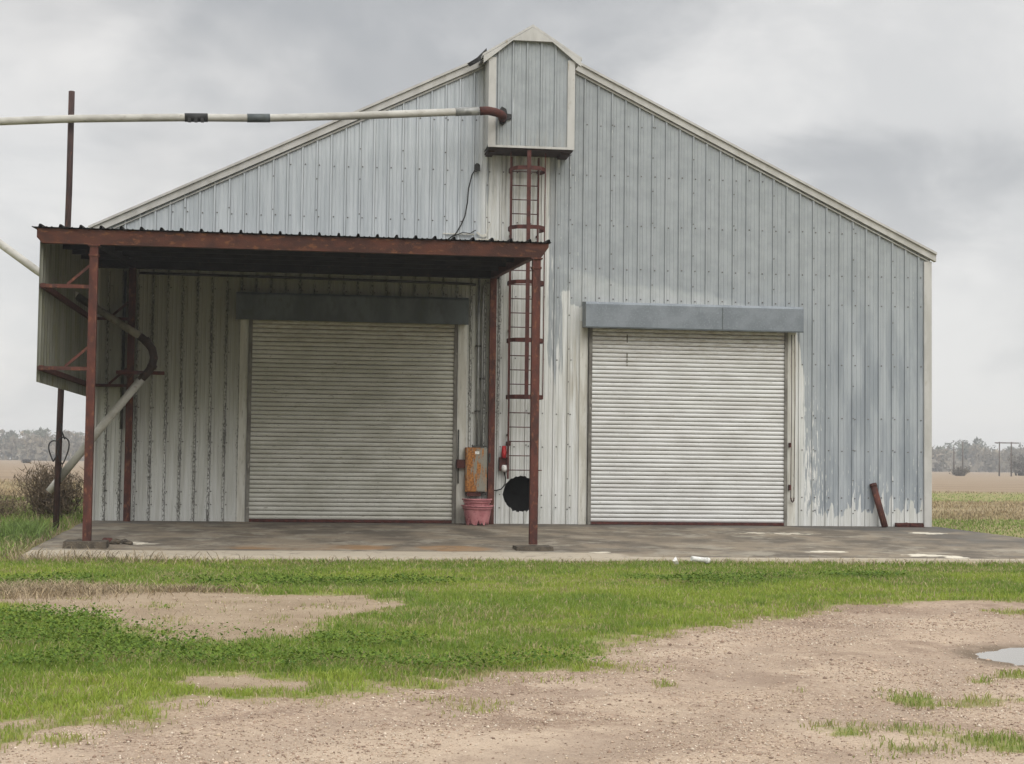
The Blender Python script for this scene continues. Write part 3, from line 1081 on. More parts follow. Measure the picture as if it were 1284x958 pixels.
# ------------------------------------------------------------------ pipes and the tall pole
POLE = thing('support_pole', 'tall thin rusted steel pole left of the canopy that carries the long overhead pipe', 'pole', (-9.44, -2.2, -.07))
mb = MB()
mb.tube([(-9.44, -2.2, -.15), (-9.43, -2.1, 2.2), (-9.41, -2.0, 4.6), (-9.40, -1.9, 6.6), (-9.415, -1.80, 8.56)], .062, 10)
mb.build('pole_shaft', M_pole, POLE)
mb = MB()
mb.tube([(-9.41+.11*math.cos(a_), -1.90+.11*math.sin(a_)*1.0, 7.97+.0*a_) for a_ in np.linspace(0, 2*math.pi, 17)], .014, 6)
mb.build('pipe_clamp', M_pipe, POLE)

UP = thing('overhead_pipe', 'long white overhead pipe running from the left edge into the boxed peak', 'pipe', (-6, -1.95, 8.1))
pth = [(-16, 7.25), (-13.4, 7.55), (-11.409, 7.79), (-10.8, 7.845), (-9.42, 7.963), (-7.9, 8.075), (-7.159, 8.125), (-5.9, 8.19), (-5.494, 8.215), (-3.725, 8.37), (-2.422, 8.50), (-1.683, 8.575), (-1.23, 8.622)]


def upp(x):
    xs0 = [a for a, b in pth]
    return (x, np.interp(x, [-16, -9.4, -1.2], [-2.15, -2.03, -1.30]), float(np.interp(x, xs0, [b for a, b in pth])))


mb = MB()
mb.tube([upp(x) for x in np.linspace(-16, -1.23, 40)], .078, 14)
mb.build('pipe_run', M_pipe, UP)
for xa, xb, mt in ((-7.2, -6.75, M_black), (-5.97, -5.52, M_galvdark), (-1.72, -1.22, M_steelgrey)):
    mb = MB()
    mb.tube([upp(xa), upp((xa+xb)/2), upp(xb)], .088, 14)
    if mt is M_black:
        for x_ in (xa+.1, (xa+xb)/2, xb-.1):
            q = upp(x_)
            mb.box(x_-.03, x_+.03, q[1]-.11, q[1]-.02, q[2]-.105, q[2]-.03)
    mb.build('coupling', mt, UP)
mb = MB()
e0 = Vector(upp(-1.20))
mb.tube([e0, e0+Vector((.16, .0, .015)), e0+Vector((.34, .06, .0)), e0+Vector((.47, .16, -.02)), e0+Vector((.52, .30, -.03)), e0+Vector((.53, .50, -.03))], .09, 14)
mb.build('elbow', M_darkrust, UP)
mb = MB()
q = e0+Vector((.53, .40, -.03))
hole = []
for k_ in range(14):
    a_ = k_/14*2*math.pi
    rr = .135+.05*math.sin(a_*3+1)+(.10 if 2 < k_ < 5 else 0)
    hole.append((q.x+.04+rr*math.cos(a_), q.z+.02+rr*math.sin(a_)))
mb.prism(hole, 'y', -BD-.0365, -BD-.033)
mb.build('torn_collar', M_black, bf)

LP = thing('discharge_pipe', 'stained pipe bending back on itself under the canopy and sloping down to the left', 'pipe', (-8.3, -2.0, 3))
A = [(-11.6, 6.12), (-9.95, 4.94), (-9.175, 4.455), (-8.35, 3.95), (-7.95, 3.70)]
mb = MB()
mb.tube([(x_, -2.05, z_) for x_, z_ in A[:3]], .078, 14)
mb.build('inlet_run', M_pipe, LP)
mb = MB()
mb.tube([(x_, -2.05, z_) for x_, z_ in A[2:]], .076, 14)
mb.build('inlet_end', M_pipeshade, LP)
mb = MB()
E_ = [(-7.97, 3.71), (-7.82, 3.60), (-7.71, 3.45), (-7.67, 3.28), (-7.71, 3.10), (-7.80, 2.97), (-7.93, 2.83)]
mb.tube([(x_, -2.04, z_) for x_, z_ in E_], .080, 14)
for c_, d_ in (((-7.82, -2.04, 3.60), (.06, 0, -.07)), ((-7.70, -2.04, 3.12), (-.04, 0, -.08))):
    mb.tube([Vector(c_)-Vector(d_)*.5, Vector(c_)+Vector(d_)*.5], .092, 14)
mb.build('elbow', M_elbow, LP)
mb = MB()
mb.tube([(-7.90, -2.04, 2.86), (-8.6, -2.02, 1.96), (-9.44, -1.99, .87)], .08, 14)
mb.build('outlet_run', M_pipe, LP)
mb = MB()
mb.tube([(-9.40, -1.99, .92), (-9.62, -1.985, .63)], .07, 12)
mb.build('outlet_spigot', M_pipe, LP)
mb = MB()
mb.box(-8.40, -7.47, -2.0, -1.92, 2.95, 3.02)
mb.bar((-8.31, -1.95, 3.0), (-8.31, -.25, 3.0), .06, .06)
mb.build('support_bracket', M_darkrust, LP)

HC = thing('cable_coil', 'black cable loops hanging on the tall rusted pole', 'cable', (-9.43, -2.27, 1.4))
mb = MB()
for (cx_, rx, rz, n_, cz) in ((-9.50, .085, .20, 24, 1.42), (-9.33, .10, .26, 24, 1.43)):
    mb.tube([(cx_+rx*math.sin(a_)+.03*math.sin(2*a_), -2.30+.03*math.cos(a_), cz+rz*math.cos(a_)) for a_ in np.linspace(0, 2*math.pi, n_)], .014, 6)
mb.tube([(-9.38, -2.3, 1.95), (-9.36, -2.28, 1.8), (-9.30, -2.28, 1.65)], .014, 6)
mb.tube([(-9.33, -2.3, 1.18), (-9.36, -2.29, 1.0), (-9.38, -2.29, .8)], .009, 6)
mb.build('cable_loop', M_black, HC)

# ------------------------------------------------------------------ caged ladder
LD = thing('caged_ladder', 'dark rusty caged ladder climbing the wall beneath the boxed peak', 'ladder', (-.08, -.2, .95))
RX0, RX1, LY = -.372, .212, -.20
for x_ in (RX0, RX1):
    mb = MB()
    mb.box(x_-.018, x_+.018, LY-.03, LY+.03, .96 if x_ < 0 else 1.12, 7.9)
    mb.build('rail', M_darkrust, LD)
z_ = 1.15
while z_ < 7.85:
    mb = MB()
    mb.tube([(RX0+.019, LY, z_), (RX1-.019 if z_ > 1.2 else .36, LY, z_)], .012, 6)
    mb.build('rung', M_darkrust, LD)
    z_ += .3065
for z_ in (1.9, 4.15, 6.2, 7.6):
    for x_ in (RX0, RX1):
        mb = MB()
        mb.box(x_-.015, x_+.015, LY+.031, -.005, z_-.02, z_+.02)
        mb.build('stand_off', M_darkrust, LD)
CZ = [7.56, 6.30, 5.13, 3.90, 2.70]
hoop = [(RX0-.03, LY-.02), (RX0-.085, LY-.18), (RX0-.075, LY-.42), (RX0+.05, LY-.60), (-.09, LY-.67),
        (RX1-.04, LY-.60), (RX1+.085, LY-.42), (RX1+.095, LY-.18), (RX1+.03, LY-.02)]
for z_ in CZ:
    mb = MB()
    for a, b in zip(hoop, hoop[1:]):
        mb.bar((*a, z_), (*b, z_), .012, .085)
    mb.build('cage_hoop', M_darkrust, LD)
for (a, b), w_, mt in ((hoop[2], .022, M_darkrust), (hoop[4], .085, M_darkrust), (hoop[6], .022, M_darkrust)):
    mb = MB()
    mb.box(a-w_/2, a+w_/2, b-.016, b-.004 if w_ > .05 else b+.008, 2.66, 7.92)
    mb.build('cage_strap', mt, LD)

# ------------------------------------------------------------------ electrics between the doors
EB = thing('electrical_box', 'grey electrical disconnect box streaked with orange rust beside the left roller door', 'electrical box', (-1.05, -.13, .68))
mb = MB()
mb.box(-1.285, -.83, -.25, -.035, .68, 1.62)
mb.box(-1.26, -.855, -.27, -.2505, .70, 1.60)
mb.build('cabinet', M_ebox, EB)
mb = MB()
mb.box(-1.13, -.89, -.26, -.05, 1.621, 1.66)
mb.build('top_hub', M_condark, EB)
mb = MB()
mb.box(-.829, -.79, -.22, -.08, .95, 1.58)
mb.bar((-.78, -.24, 1.30), (-.775, -.26, 1.50), .03, .05)
mb.build('switch_handle', M_condark, EB)
mb = MB()
mb.box(-1.25, -.95, -.22, -.06, .585, .679)
mb.build('mounting_foot', M_darkrust, EB)
mb = MB()
mb.box(-1.47, -1.286, -.20, -.06, 1.18, 1.36)
mb.build('junction_box', M_darkrust, EB)
mb = MB()
mb.box(-1.09, -1.0, -.2735, -.2705, 1.48, 1.54)
mb.build('rating_plate', M_white, EB)


def conduit(name, label, path, r, mat, clips=()):
    o = thing(name, label, 'conduit', path[0])
    mb = MB()
    mb.tube(path, r, 10)
    mb.build('conduit_run', mat, o)
    for c_ in clips:
        mb = MB()
        mb.box(c_[0]-r*2.2, c_[0]+r*2.2, c_[1]-r-.012, -.004, c_[2]-.015, c_[2]+.015)
        mb.build('strap', M_condark, o)
    return o


conduit('conduit', 'upright grey conduit rising from the rusty electrical box to the canopy', [(-1.03, -.09, 1.655), (-1.03, -.08, 3.0), (-1.03, -.08, 5.25)], .026, M_steelgrey,
        [(-1.03, -.08, 2.4), (-1.03, -.08, 3.8)])
conduit('conduit', 'shorter upright conduit beside the rusty box that bends behind the canopy post', [(-.94, -.09, 1.655), (-.94, -.08, 3.0), (-.94, -.08, 4.9), (-.93, -.08, 5.1), (-.86, -.08, 5.17), (-.78, -.08, 5.17)], .022, M_steelgrey,
        [(-.94, -.08, 3.1)])
conduit('conduit', 'dark horizontal conduit running along the wall above the left roller door', [(-8.19, -.07, 5.175), (-4.5, -.07, 5.16), (-1.3, -.07, 5.135), (-1.1, -.07, 5.12)], .028, M_condark,
        [(x_, -.07, 5.16) for x_ in (-7.2, -5.1, -3.1)])
conduit('conduit', 'dark downpipe on the wall behind the left back post of the canopy', [(-8.47, -.08, 5.2), (-8.475, -.08, 3.4), (-8.48, -.08, 1.90)], .03, M_condark)
conduit('conduit', 'thin conduit with a switch beside the right edge of the left roller door', [(-1.43, -.09, 2.0), (-1.43, -.09, 1.37), (-1.425, -.10, .85)], .014, M_condark)

PI_ = thing('power_inlet', 'small red and white power socket with black cord on the wall left of the ladder', 'power socket', (-.45, -.1, 1.1))
mb = MB()
mb.box(-.55, -.34, -.14, -.034, 1.13, 1.42)
mb.build('housing', M_darkrust, PI_)
mb = MB()
mb.tube([(-.46, -.16, 1.40), (-.45, -.15, 1.52), (-.45, -.13, 1.66)], [.05, .06, .045], 10)
mb.build('cap', M_red, PI_)
mb = MB()
mb.box(-.41, -.33, -.12, -.035, 1.44, 1.66)
mb.build('cover', M_white, PI_)
mb = MB()
mb.tube([(-.44, -.15, 1.25), (-.44, -.16, 1.18), (-.44, -.15, 1.12)], [.055, .075, .06], 10)
mb.build('plug', M_white, PI_)
mb = MB()
mb.tube([(-.45, -.13, 1.12), (-.41, -.12, .98), (-.42, -.12, .84), (-.50, -.12, .74), (-.60, -.10, .71), (-.70, -.08, .71)], .014, 8)
mb.build('cord', M_black, PI_)
mb = MB()
mb.box(-.40, -.30, -.09, -.034, 1.67, 1.76)
mb.build('cap_hinge', M_darkrust, PI_)


def tub(name, label, cx, cy, z0, z1, r0, r1, ragged, group):
    o = thing(name, label, 'tub', (cx, cy, z0), group)
    n = 40
    V_, F_ = [], []
    prof = [(r0, z0), (r0+(r1-r0)*.5, z0+(z1-z0)*.5), (r0+(r1-r0)*.80, z0+(z1-z0)*.80)]
    for j, (r_, z_) in enumerate(prof):
        for k_ in range(n):
            a_ = 2*math.pi*k_/n
            zz = z_
            if ragged and j == 0:
                zz = z_+max(0, .16*math.sin(k_*1.9+.5)*math.sin(k_*.7))
            V_.append((cx+r_*math.cos(a_), cy+r_*math.sin(a_), zz))
    for j in range(len(prof)-1):
        for k_ in range(n):
            F_.append((j*n+k_, j*n+(k_+1) % n, (j+1)*n+(k_+1) % n, (j+1)*n+k_))
    mb = MB()
    mb.poly(V_, F_, 0, True)
    mb.build('tub_wall', M_pink, o)
    mb = MB()
    zs = z0+(z1-z0)*.80
    ra, rb = r0+(r1-r0)*.80, r1
    pr = [(ra, zs), (ra+.025, zs+.005), (ra+.02, zs+.04), (rb-.005, zs+.05), (rb+.02, z1-.03), (rb+.035, z1-.025), (rb+.035, z1), (rb+.0, z1), (rb-.03, zs+.05)]
    V_, F_ = [], []
    for r_, z_ in pr:
        for k_ in range(n):
            a_ = 2*math.pi*k_/n
            V_.append((cx+r_*math.cos(a_), cy+r_*math.sin(a_), z_+.006*math.sin(a_*2+1)))
    for j in range(len(pr)-1):
        for k_ in range(n):
            F_.append((j*n+k_, j*n+(k_+1) % n, (j+1)*n+(k_+1) % n, (j+1)*n+k_))
    mb.poly(V_, F_, 0, True)
    mb.build('tub_rim', M_pink, o)
    return o


tub('plastic_tub', 'lower of two nested faded pink plastic tubs, with a broken base, under the rusty box', -1.05, -.50, -.012, .40, .235, .31, True, 'nested pink tubs')
tub('plastic_tub', 'upper faded pink plastic tub nested in the broken one, only its rim showing', -1.06, -.50, .13, .535, .215, .285, False, 'nested pink tubs')

# ------------------------------------------------------------------ loose things on and near the walls
LB = thing('leaning_pipe', 'rusty steel pipe leaning on the grey wall right of the right roller door', 'pipe', (7.98, -.32, 0))
mb = MB()
mb.tube([(7.985, -.30, .0), (7.80, -.06, .93)], .072, 10)
mb.build('pipe_body', M_rust, LB)
mb = MB()
mb.tube([(7.812, -.075, .87), (7.797, -.056, .945)], .08, 10)
mb.build('pipe_collar', M_darkrust, LB)
RC = MB()
RC.box(8.30, 8.94, -.12, -.06, -.006, .085)
RC.box(8.30, 8.94, -.20, -.121, -.008, .006)
RC.bar((8.30, -.16, .04), (8.55, -.17, .075), .03, .05)
RC.bar((8.62, -.16, .05), (8.93, -.15, .03), .03, .05)
tag(RC.build('scrap_channel', M_darkrust), 'rusted piece of scrap steel channel lying at the right foot of the wall', 'scrap metal')
CH = thing('pull_chain', 'long hanging loop of hoist chain at the right edge of the right roller door', 'chain', (5.93, -.12, .5))
mb = MB()
for x_ in (5.90, 5.975):
    z_ = 4.2
    pts = [(x_, -.13, z_), (x_+.01, -.13, 2.8), (x_-.005, -.13, .62)]
    mb.tube(pts, .008, 6)
mb.tube([(5.895, -.13, .62), (5.91, -.13, .55), (5.94, -.13, .52), (5.965, -.13, .55), (5.97, -.13, .62)], .016, 6)
mb.build('chain_links', M_pole, CH)
for za, zb_ in ((.78, .90), (1.72, 1.82)):
    mb = MB()
    mb.box(5.865, 5.905, -.145, -.05, za, zb_)
    mb.build('chain_keeper', M_darkrust, CH)
CW = thing('loose_cable', 'thin black cable drooping from the wall beside the boxed peak down to the canopy roof', 'cable', (-1.12, -.08, 7.65))
mb = MB()
mb.tube([(-1.12, -.10, 7.66), (-1.22, -.10, 7.50), (-1.29, -.09, 7.2), (-1.31, -.09, 6.9), (-1.36, -.09, 6.6), (-1.44, -.09, 6.4), (-1.56, -.10, 6.2), (-1.72, -.10, 6.08)], .014, 8)
mb.tube([(-1.62, -.10, 6.15), (-1.4, -.10, 6.24), (-1.25, -.10, 6.22), (-1.12, -.10, 6.30)], .011, 6)
mb.build('cable_run', M_black, CW)
mb = MB()
mb.tube([(-1.10, -.03, 7.70), (-1.11, -.12, 7.69)], .06, 10)
mb.box(-1.17, -1.05, -.14, -.10, 7.58, 7.66)
mb.build('wall_entry', M_black, CW)
MS = MB()
MS.box(-1.83, -1.15, -.055, -.036, 6.20, 6.225)
MS.box(-1.10, -.62, -.055, -.036, 6.10, 6.125)
MS.bar((-1.10, -.06, 6.26), (-.98, -.07, 6.17), .02, .04)
MS.bar((-.98, -.07, 6.17), (-.88, -.07, 6.21), .02, .06)
MS.bar((-.90, -.06, 6.20), (-.80, -.05, 6.46), .012, .02)
tag(MS.build('trim_strip', M_jamb), 'bent scraps of pale metal strip on the wall just above the right end of the canopy roof', 'metal strip')

# rubble round the left front post
for k_, (x_, y_, r_, tone) in enumerate([(-8.05, -5.75, .10, 0), (-7.90, -5.82, .085, 0), (-7.76, -5.72, .075, 1), (-8.17, -5.85, .07, 1), (-8.52, -5.80, .08, 0), (-7.66, -5.88, .055, 0)]):
    mb = MB()
    V_, F_ = [], []
    nu, nv = 8, 5
    for j in range(nv+1):
        for i in range(nu):
            a_, b_ = 2*math.pi*i/nu, math.pi*j/nv
            q = r_*(1+.28*math.sin(3*a_+k_)*math.sin(2*b_+k_)+random.uniform(-.12, .12)*(0 < j < nv))
            V_.append((x_+q*math.sin(b_)*math.cos(a_)*1.2, y_+q*math.sin(b_)*math.sin(a_), SLOPE*y_+r_*.45+q*.6*math.cos(b_)))
    for j in range(nv):
        for i in range(nu):
            F_.append((j*nu+i, (j+1)*nu+i, (j+1)*nu+(i+1) % nu, j*nu+(i+1) % nu))
    mb.poly(V_, F_)
    side = ['largest', 'second largest', 'flat pale', 'small pale', 'left outlying', 'right outlying'][k_]
    tag(mb.build('rubble_lump', M_darkrust if k_ == 0 else M_block), side+' lump of rubble behind the footing of the left front canopy post', 'rubble', 'rubble by the left canopy post')

# litter on the grass edge
g0 = float(gz(1.66, -8.6))
mb = MB()
mb.tube([(1.53, -8.70, g0+.12), (1.80, -8.62, g0+.085)], .04, 12)
mb.tube([(1.795, -8.622, g0+.086), (1.84, -8.60, g0+.075)], .05, 12)
tag(mb.build('white_tube', M_white), 'short white plastic tube lying in the grass before the right roller door', 'litter')
mb = MB()
V_ = [(1.27+.055*math.cos(a_)*random.uniform(.6, 1.2), -8.70+.05*math.sin(a_), g0+.05+.05*random.uniform(-.5, 1)) for a_ in np.linspace(0, 5.6, 9)]+[(1.27, -8.7, g0+.15), (1.28, -8.7, g0+.02)]
mb.poly(V_, [(i, (i+1) % 9, 9) for i in range(9)]+[((i+1) % 9, i, 10) for i in range(9)])
tag(mb.build('crumpled_paper', M_white), 'small crumpled scrap of white paper in the grass left of the white tube', 'litter')


# ------------------------------------------------------------------ blades, leaves, stones (numpy)
def blades(name, x, y, h, w, lean, tint, mat, z=None, curl=.6):
    n = len(x)
    z = gz(x, y) if z is None else z
    a = rng.uniform(0, 2*np.pi, n)
    la = rng.uniform(0, 2*np.pi, n)
    dx, dy = np.cos(a)*w/2, np.sin(a)*w/2
    lx, ly = np.cos(la)*lean*h, np.sin(la)*lean*h
    V = np.zeros((n, 5, 3))
    V[:, 0] = np.stack([x-dx, y-dy, z-.01], -1)
    V[:, 1] = np.stack([x+dx, y+dy, z-.01], -1)
    mx, my, mz = x+lx*.35, y+ly*.35, z+h*.6
    V[:, 2] = np.stack([mx+dx*.75, my+dy*.75, mz], -1)
    V[:, 3] = np.stack([mx-dx*.75, my-dy*.75, mz], -1)
    V[:, 4] = np.stack([x+lx, y+ly, z+h*np.sqrt(np.clip(1-(lean*curl)**2, .05, 1))], -1)
    b = np.arange(n)[:, None]*5
    idx = np.concatenate([b+np.array([[0, 1, 2, 3]]), b+np.array([[3, 2, 4]])], 1).ravel()
    tot = np.tile([4, 3], n)
    T = np.ones((n, 5, 4))
    T[:, :, :3] = tint[:, None, :]
    return fast_mesh(name, V.reshape(-1, 3), idx, tot, [mat], {'tint': T.reshape(-1, 4)})


def polar(n, r0, r1, spread=.40):
    r = rng.uniform(r0, r1, n)
    a = YAW+rng.uniform(-spread, spread, n)
    return CAM.x+r*np.sin(a), CAM.y+r*np.cos(a), r


def on_slab(x, y):
    return (x > -9.2) & (x < 9.32+.19*np.abs(y)) & (y > -8.05) & (y < .2)


def inside(x, y):
    return (np.abs(x) < HW+.1) & (y > -.2) & (y < DEEP)


# living grass
x, y, r = polar(640000, 7.6, 30)
g, gvl, dr = cover(x, y)
patch = fbm(x*.9, y*.9, 61)
pf = fbm(x*3.5, y*3.5, 62)
keep = (rng.uniform(0, 1, len(x)) < g**1.4*(.30+.9*sstep(pf, .30, .62))) & ~on_slab(x, y) & ~inside(x, y)
keep &= sdf(x, y, PUDDLE) > .1
x, y, r, patch, pf, g = (v[keep] for v in (x, y, r, patch, pf, g))
h = (.030+.085*rng.beta(1.6, 4, len(x)))*(.5+1.0*patch)*(.40+.60*g)
lush = np.clip(sstep(fbm(x*.35, y*.45, 63), .40, .62)*.8+.7*sstep(fbm(x*1.7, y*2.2, 66), .52, .66), 0, 1)
ytan = sstep(fbm(x*.8, y*1.4, 64), .52, .68)
band = sstep(y, -11.5, -9.0)                  # drier verge by the slab
u = rng.uniform(0, 1, len(x))
c0 = np.array([.205, .285, .036])
c1 = np.array([.330, .380, .072])
c2 = np.array([.090, .175, .028])
c3 = np.array([.46, .38, .21])
tint = c0+(c1-c0)*rng.uniform(0, 1, len(x))[:, None]
tint = tint+(c2-tint)*(lush*.85*rng.uniform(.3, 1, len(x)))[:, None]
dry = (u < .07+.30*sstep(g, .85, .3)+.30*ytan+.15*band*(rng.uniform(0, 1, len(x)) < .8)).astype(float)
tint = tint+(c3*rng.uniform(.6, 1.1, len(x))[:, None]-tint)*(dry*.9)[:, None]
edge_d = sstep(g, .9, .3)
tint = tint+(c3*.8-tint)*(edge_d*.35)[:, None]
o = blades('grass', x, y, h, .0038+.00042*r, rng.uniform(.15, 1.0, len(x)), tint, M_blade)
tag(o, kind='stuff')

# clover and broad-leaved weeds: darker, low, leaves lying open
CL = [(-7.3, -17.3, 1.0, 1.0), (-6.9, -18.9, .8, 1.2), (-6.2, -19.9, .9, .9), (-5.5, -20.6, .9, .6), (-4.6, -20.9, .7, .5), (-3.6, -21.2, .9, .5), (-2.9, -20.9, .6, .5),
      (-4.7, -12.6, 1.4, .7), (-3.4, -12.5, .8, .6), (.8, -12.2, .9, .7), (2.0, -11.6, .6, .4), (-5.7, -14.0, .4, .3), (-7.9, -12.3, .7, .6), (-4.2, -19.5, .6, .6),
      (-5.6, -18.9, .7, .5), (3.6, -11, .6, .4), (-6.8, -21.0, .6, .5), (-1.0, -19.6, .8, .5)]
x, y, r = polar(260000, 8.5, 26, .36)
q = np.full(len(x), 9.0)
for cx_, cy_, a_, b_ in CL:
    q = np.minimum(q, np.sqrt(((x-cx_)/a_)**2+((y-cy_)/b_)**2))
q = q+(fbm(x*2, y*2, 71)-.5)*1.5
g, _, _ = cover(x, y)
keep = (rng.uniform(0, 1, len(x)) < sstep(q, 1.35, .1)*g*.95) & ~on_slab(x, y)
x, y, r = x[keep], y[keep], r[keep]
n = len(x)
z = gz(x, y)+.03+.055*rng.uniform(0, 1, n)+.05*fbm(x*3, y*3, 72)
s_ = (.006+.00038*r)*rng.uniform(.6, 1.5, n)
a = rng.uniform(0, 2*np.pi, n)
tx, ty = rng.normal(0, .45, n), rng.normal(0, .45, n)
V = np.zeros((n, 4, 3))
for k_ in range(4):
    ca, sa = np.cos(a+k_*np.pi/2)*s_, np.sin(a+k_*np.pi/2)*s_
    V[:, k_] = np.stack([x+ca, y+sa, z+ca*tx+sa*ty], -1)
T = np.ones((n, 4, 4))
base = np.array([.058, .112, .016])+rng.uniform(0, 1, n)[:, None]*np.array([.095, .11, .014])
T[:, :, :3] = base[:, None]
o = fast_mesh('clover', V.reshape(-1, 3), np.arange(4*n), np.full(n, 4), [M_leaf], {'tint': T.reshape(-1, 4)})
tag(o, kind='stuff')

# straw: dead stems along the slab edge, on the heap by the bare patch, scattered thatch
X_, Y_, H_ = [], [], []
n = 1100
X_.append(rng.uniform(-10, 9, n)); Y_.append(-8.16-np.abs(rng.normal(0, .28, n))); H_.append(rng.uniform(.06, .19, n))
n = 420
X_.append(-9.2+3.4*rng.beta(1, 1.8, n)); Y_.append(-8.2-np.abs(rng.normal(0, .35, n))); H_.append(rng.uniform(.12, .32, n))
n = 3600
X_.append(rng.normal(-7.75, .55, n)); Y_.append(rng.normal(-13.9, .50, n)); H_.append(rng.uniform(.05, .20, n)*rng.uniform(.5, 1, n))
n = 700
X_.append(rng.normal(-6.1, .4, n)); Y_.append(rng.normal(-13.7, .16, n)); H_.append(rng.uniform(.05, .14, n))
n = 500
X_.append(rng.normal(-9.35, .18, n)); Y_.append(rng.uniform(-8, -3, n)); H_.append(rng.uniform(.1, .25, n))
n = 2600
gx_, gy_, _ = polar(n, 9, 25, .34)
X_.append(gx_); Y_.append(gy_); H_.append(rng.uniform(.03, .08, n))
x, y, h = (np.concatenate(v) for v in (X_, Y_, H_))
k = ~on_slab(x, y) & (cover(x, y)[1] < .45)
x, y, h = x[k], y[k], h[k]
tint = np.array([.40, .315, .20])*rng.uniform(.45, 1.1, len(x))[:, None]
rr = np.hypot(x-CAM.x, y-CAM.y)
o = blades('dead_grass', x, y, h, .004+.0003*rr, rng.uniform(.7, 2.2, len(x)), tint, M_dry, curl=.42)
tag(o, kind='stuff')

# loose stones on the drive and bare dirt
x, y, r = polar(190000, 7.4, 20, .36)
g, gvl, dr = cover(x, y)
cl = sstep(fbm(x*.9, y*.9, 81), .30, .62)
k = (rng.uniform(0, 1, len(x)) < gvl*(.18+.82*cl)*.75+dr*.10) & (g < .5) & (sdf(x, y, PUDDLE) > .05)
x, y, r = x[k], y[k], r[k]
n = len(x)
s_ = rng.lognormal(-5.25, .42, n)*(.70+.03*r)
a = rng.uniform(0, 2*np.pi, n)
oct_ = np.array([(1, 0, 0), (0, 1, 0), (-1, 0, 0), (0, -1, 0), (0, 0, .7), (0, 0, -.5)])
V = np.zeros((n, 6, 3))
jit = rng.uniform(.6, 1.35, (n, 6))
zz = gz(x, y)
for k_ in range(6):
    ox, oy, oz = oct_[k_]
    V[:, k_, 0] = x+(ox*np.cos(a)-oy*np.sin(a))*s_*jit[:, k_]
    V[:, k_, 1] = y+(ox*np.sin(a)+oy*np.cos(a))*s_*jit[:, k_]
    V[:, k_, 2] = zz+oz*s_*jit[:, k_]+s_*.15
fo = np.array([(0, 1, 4), (1, 2, 4), (2, 3, 4), (3, 0, 4), (1, 0, 5), (2, 1, 5), (3, 2, 5), (0, 3, 5)])
idx = (np.arange(n)[:, None, None]*6+fo[None]).ravel()
T = np.ones((n, 6, 4))
pal = np.array([(.46, .36, .26), (.34, .24, .175), (.58, .49, .39), (.25, .175, .13), (.48, .36, .27)])
T[:, :, :3] = (pal[rng.integers(0, 5, n)]*rng.uniform(.75, 1.1, n)[:, None])[:, None]
o = fast_mesh('gravel', V.reshape(-1, 3), idx, np.full(n*8, 3), [M_stone], {'tint': T.reshape(-1, 4)})
tag(o, kind='stuff')

# rough herbage beyond the slab and round the sides
x, y, r = polar(330000, 26, 105, .40)
side = ((x > HW+.15) | (x < -HW-.15)) & ~on_slab(x, y) & (y > -8)
x, y, r = x[side], y[side], r[side]
pn = fbm(x*.22, y*.5, 91)
keep = rng.uniform(0, 1, len(x)) < np.where(y < 9, .9, np.where(y < 34, .12+.5*sstep(pn, .46, .62), .12))
x, y, r, pn = x[keep], y[keep], r[keep], pn[keep]
wob = (fbm(x*.06, y*.06, 31)-.5)*14
green = (y+wob*.2 < 7) | ((y+wob > 32) & (y+wob < 58) & (x > 0)) | ((x < -9) & (y+wob*.6 < 20))
h = np.where(green, rng.uniform(.06, .22, len(x)), rng.uniform(.10, .42, len(x))*(.5+pn))
h = np.where((x < -9.3) & (y < 4) & (y > -8), h*1.35, h)
h = np.where(x > 0, h*.32, np.where(y > 8, h*.6, h))
tint = np.where(green[:, None], np.array([.17, .235, .055])*rng.uniform(.6, 1.5, len(x))[:, None],
                np.array([.40, .31, .19])*rng.uniform(.45, 1.2, len(x))[:, None])
mixd = rng.uniform(0, 1, len(x)) < .22
tint = np.where(mixd[:, None], np.array([.42, .34, .21])*rng.uniform(.6, 1.1, len(x))[:, None], tint)
o = blades('rough_herbage', x, y, h, .004+.00042*r, rng.uniform(.2, 1.1, len(x)), tint, M_dry)
tag(o, kind='stuff')


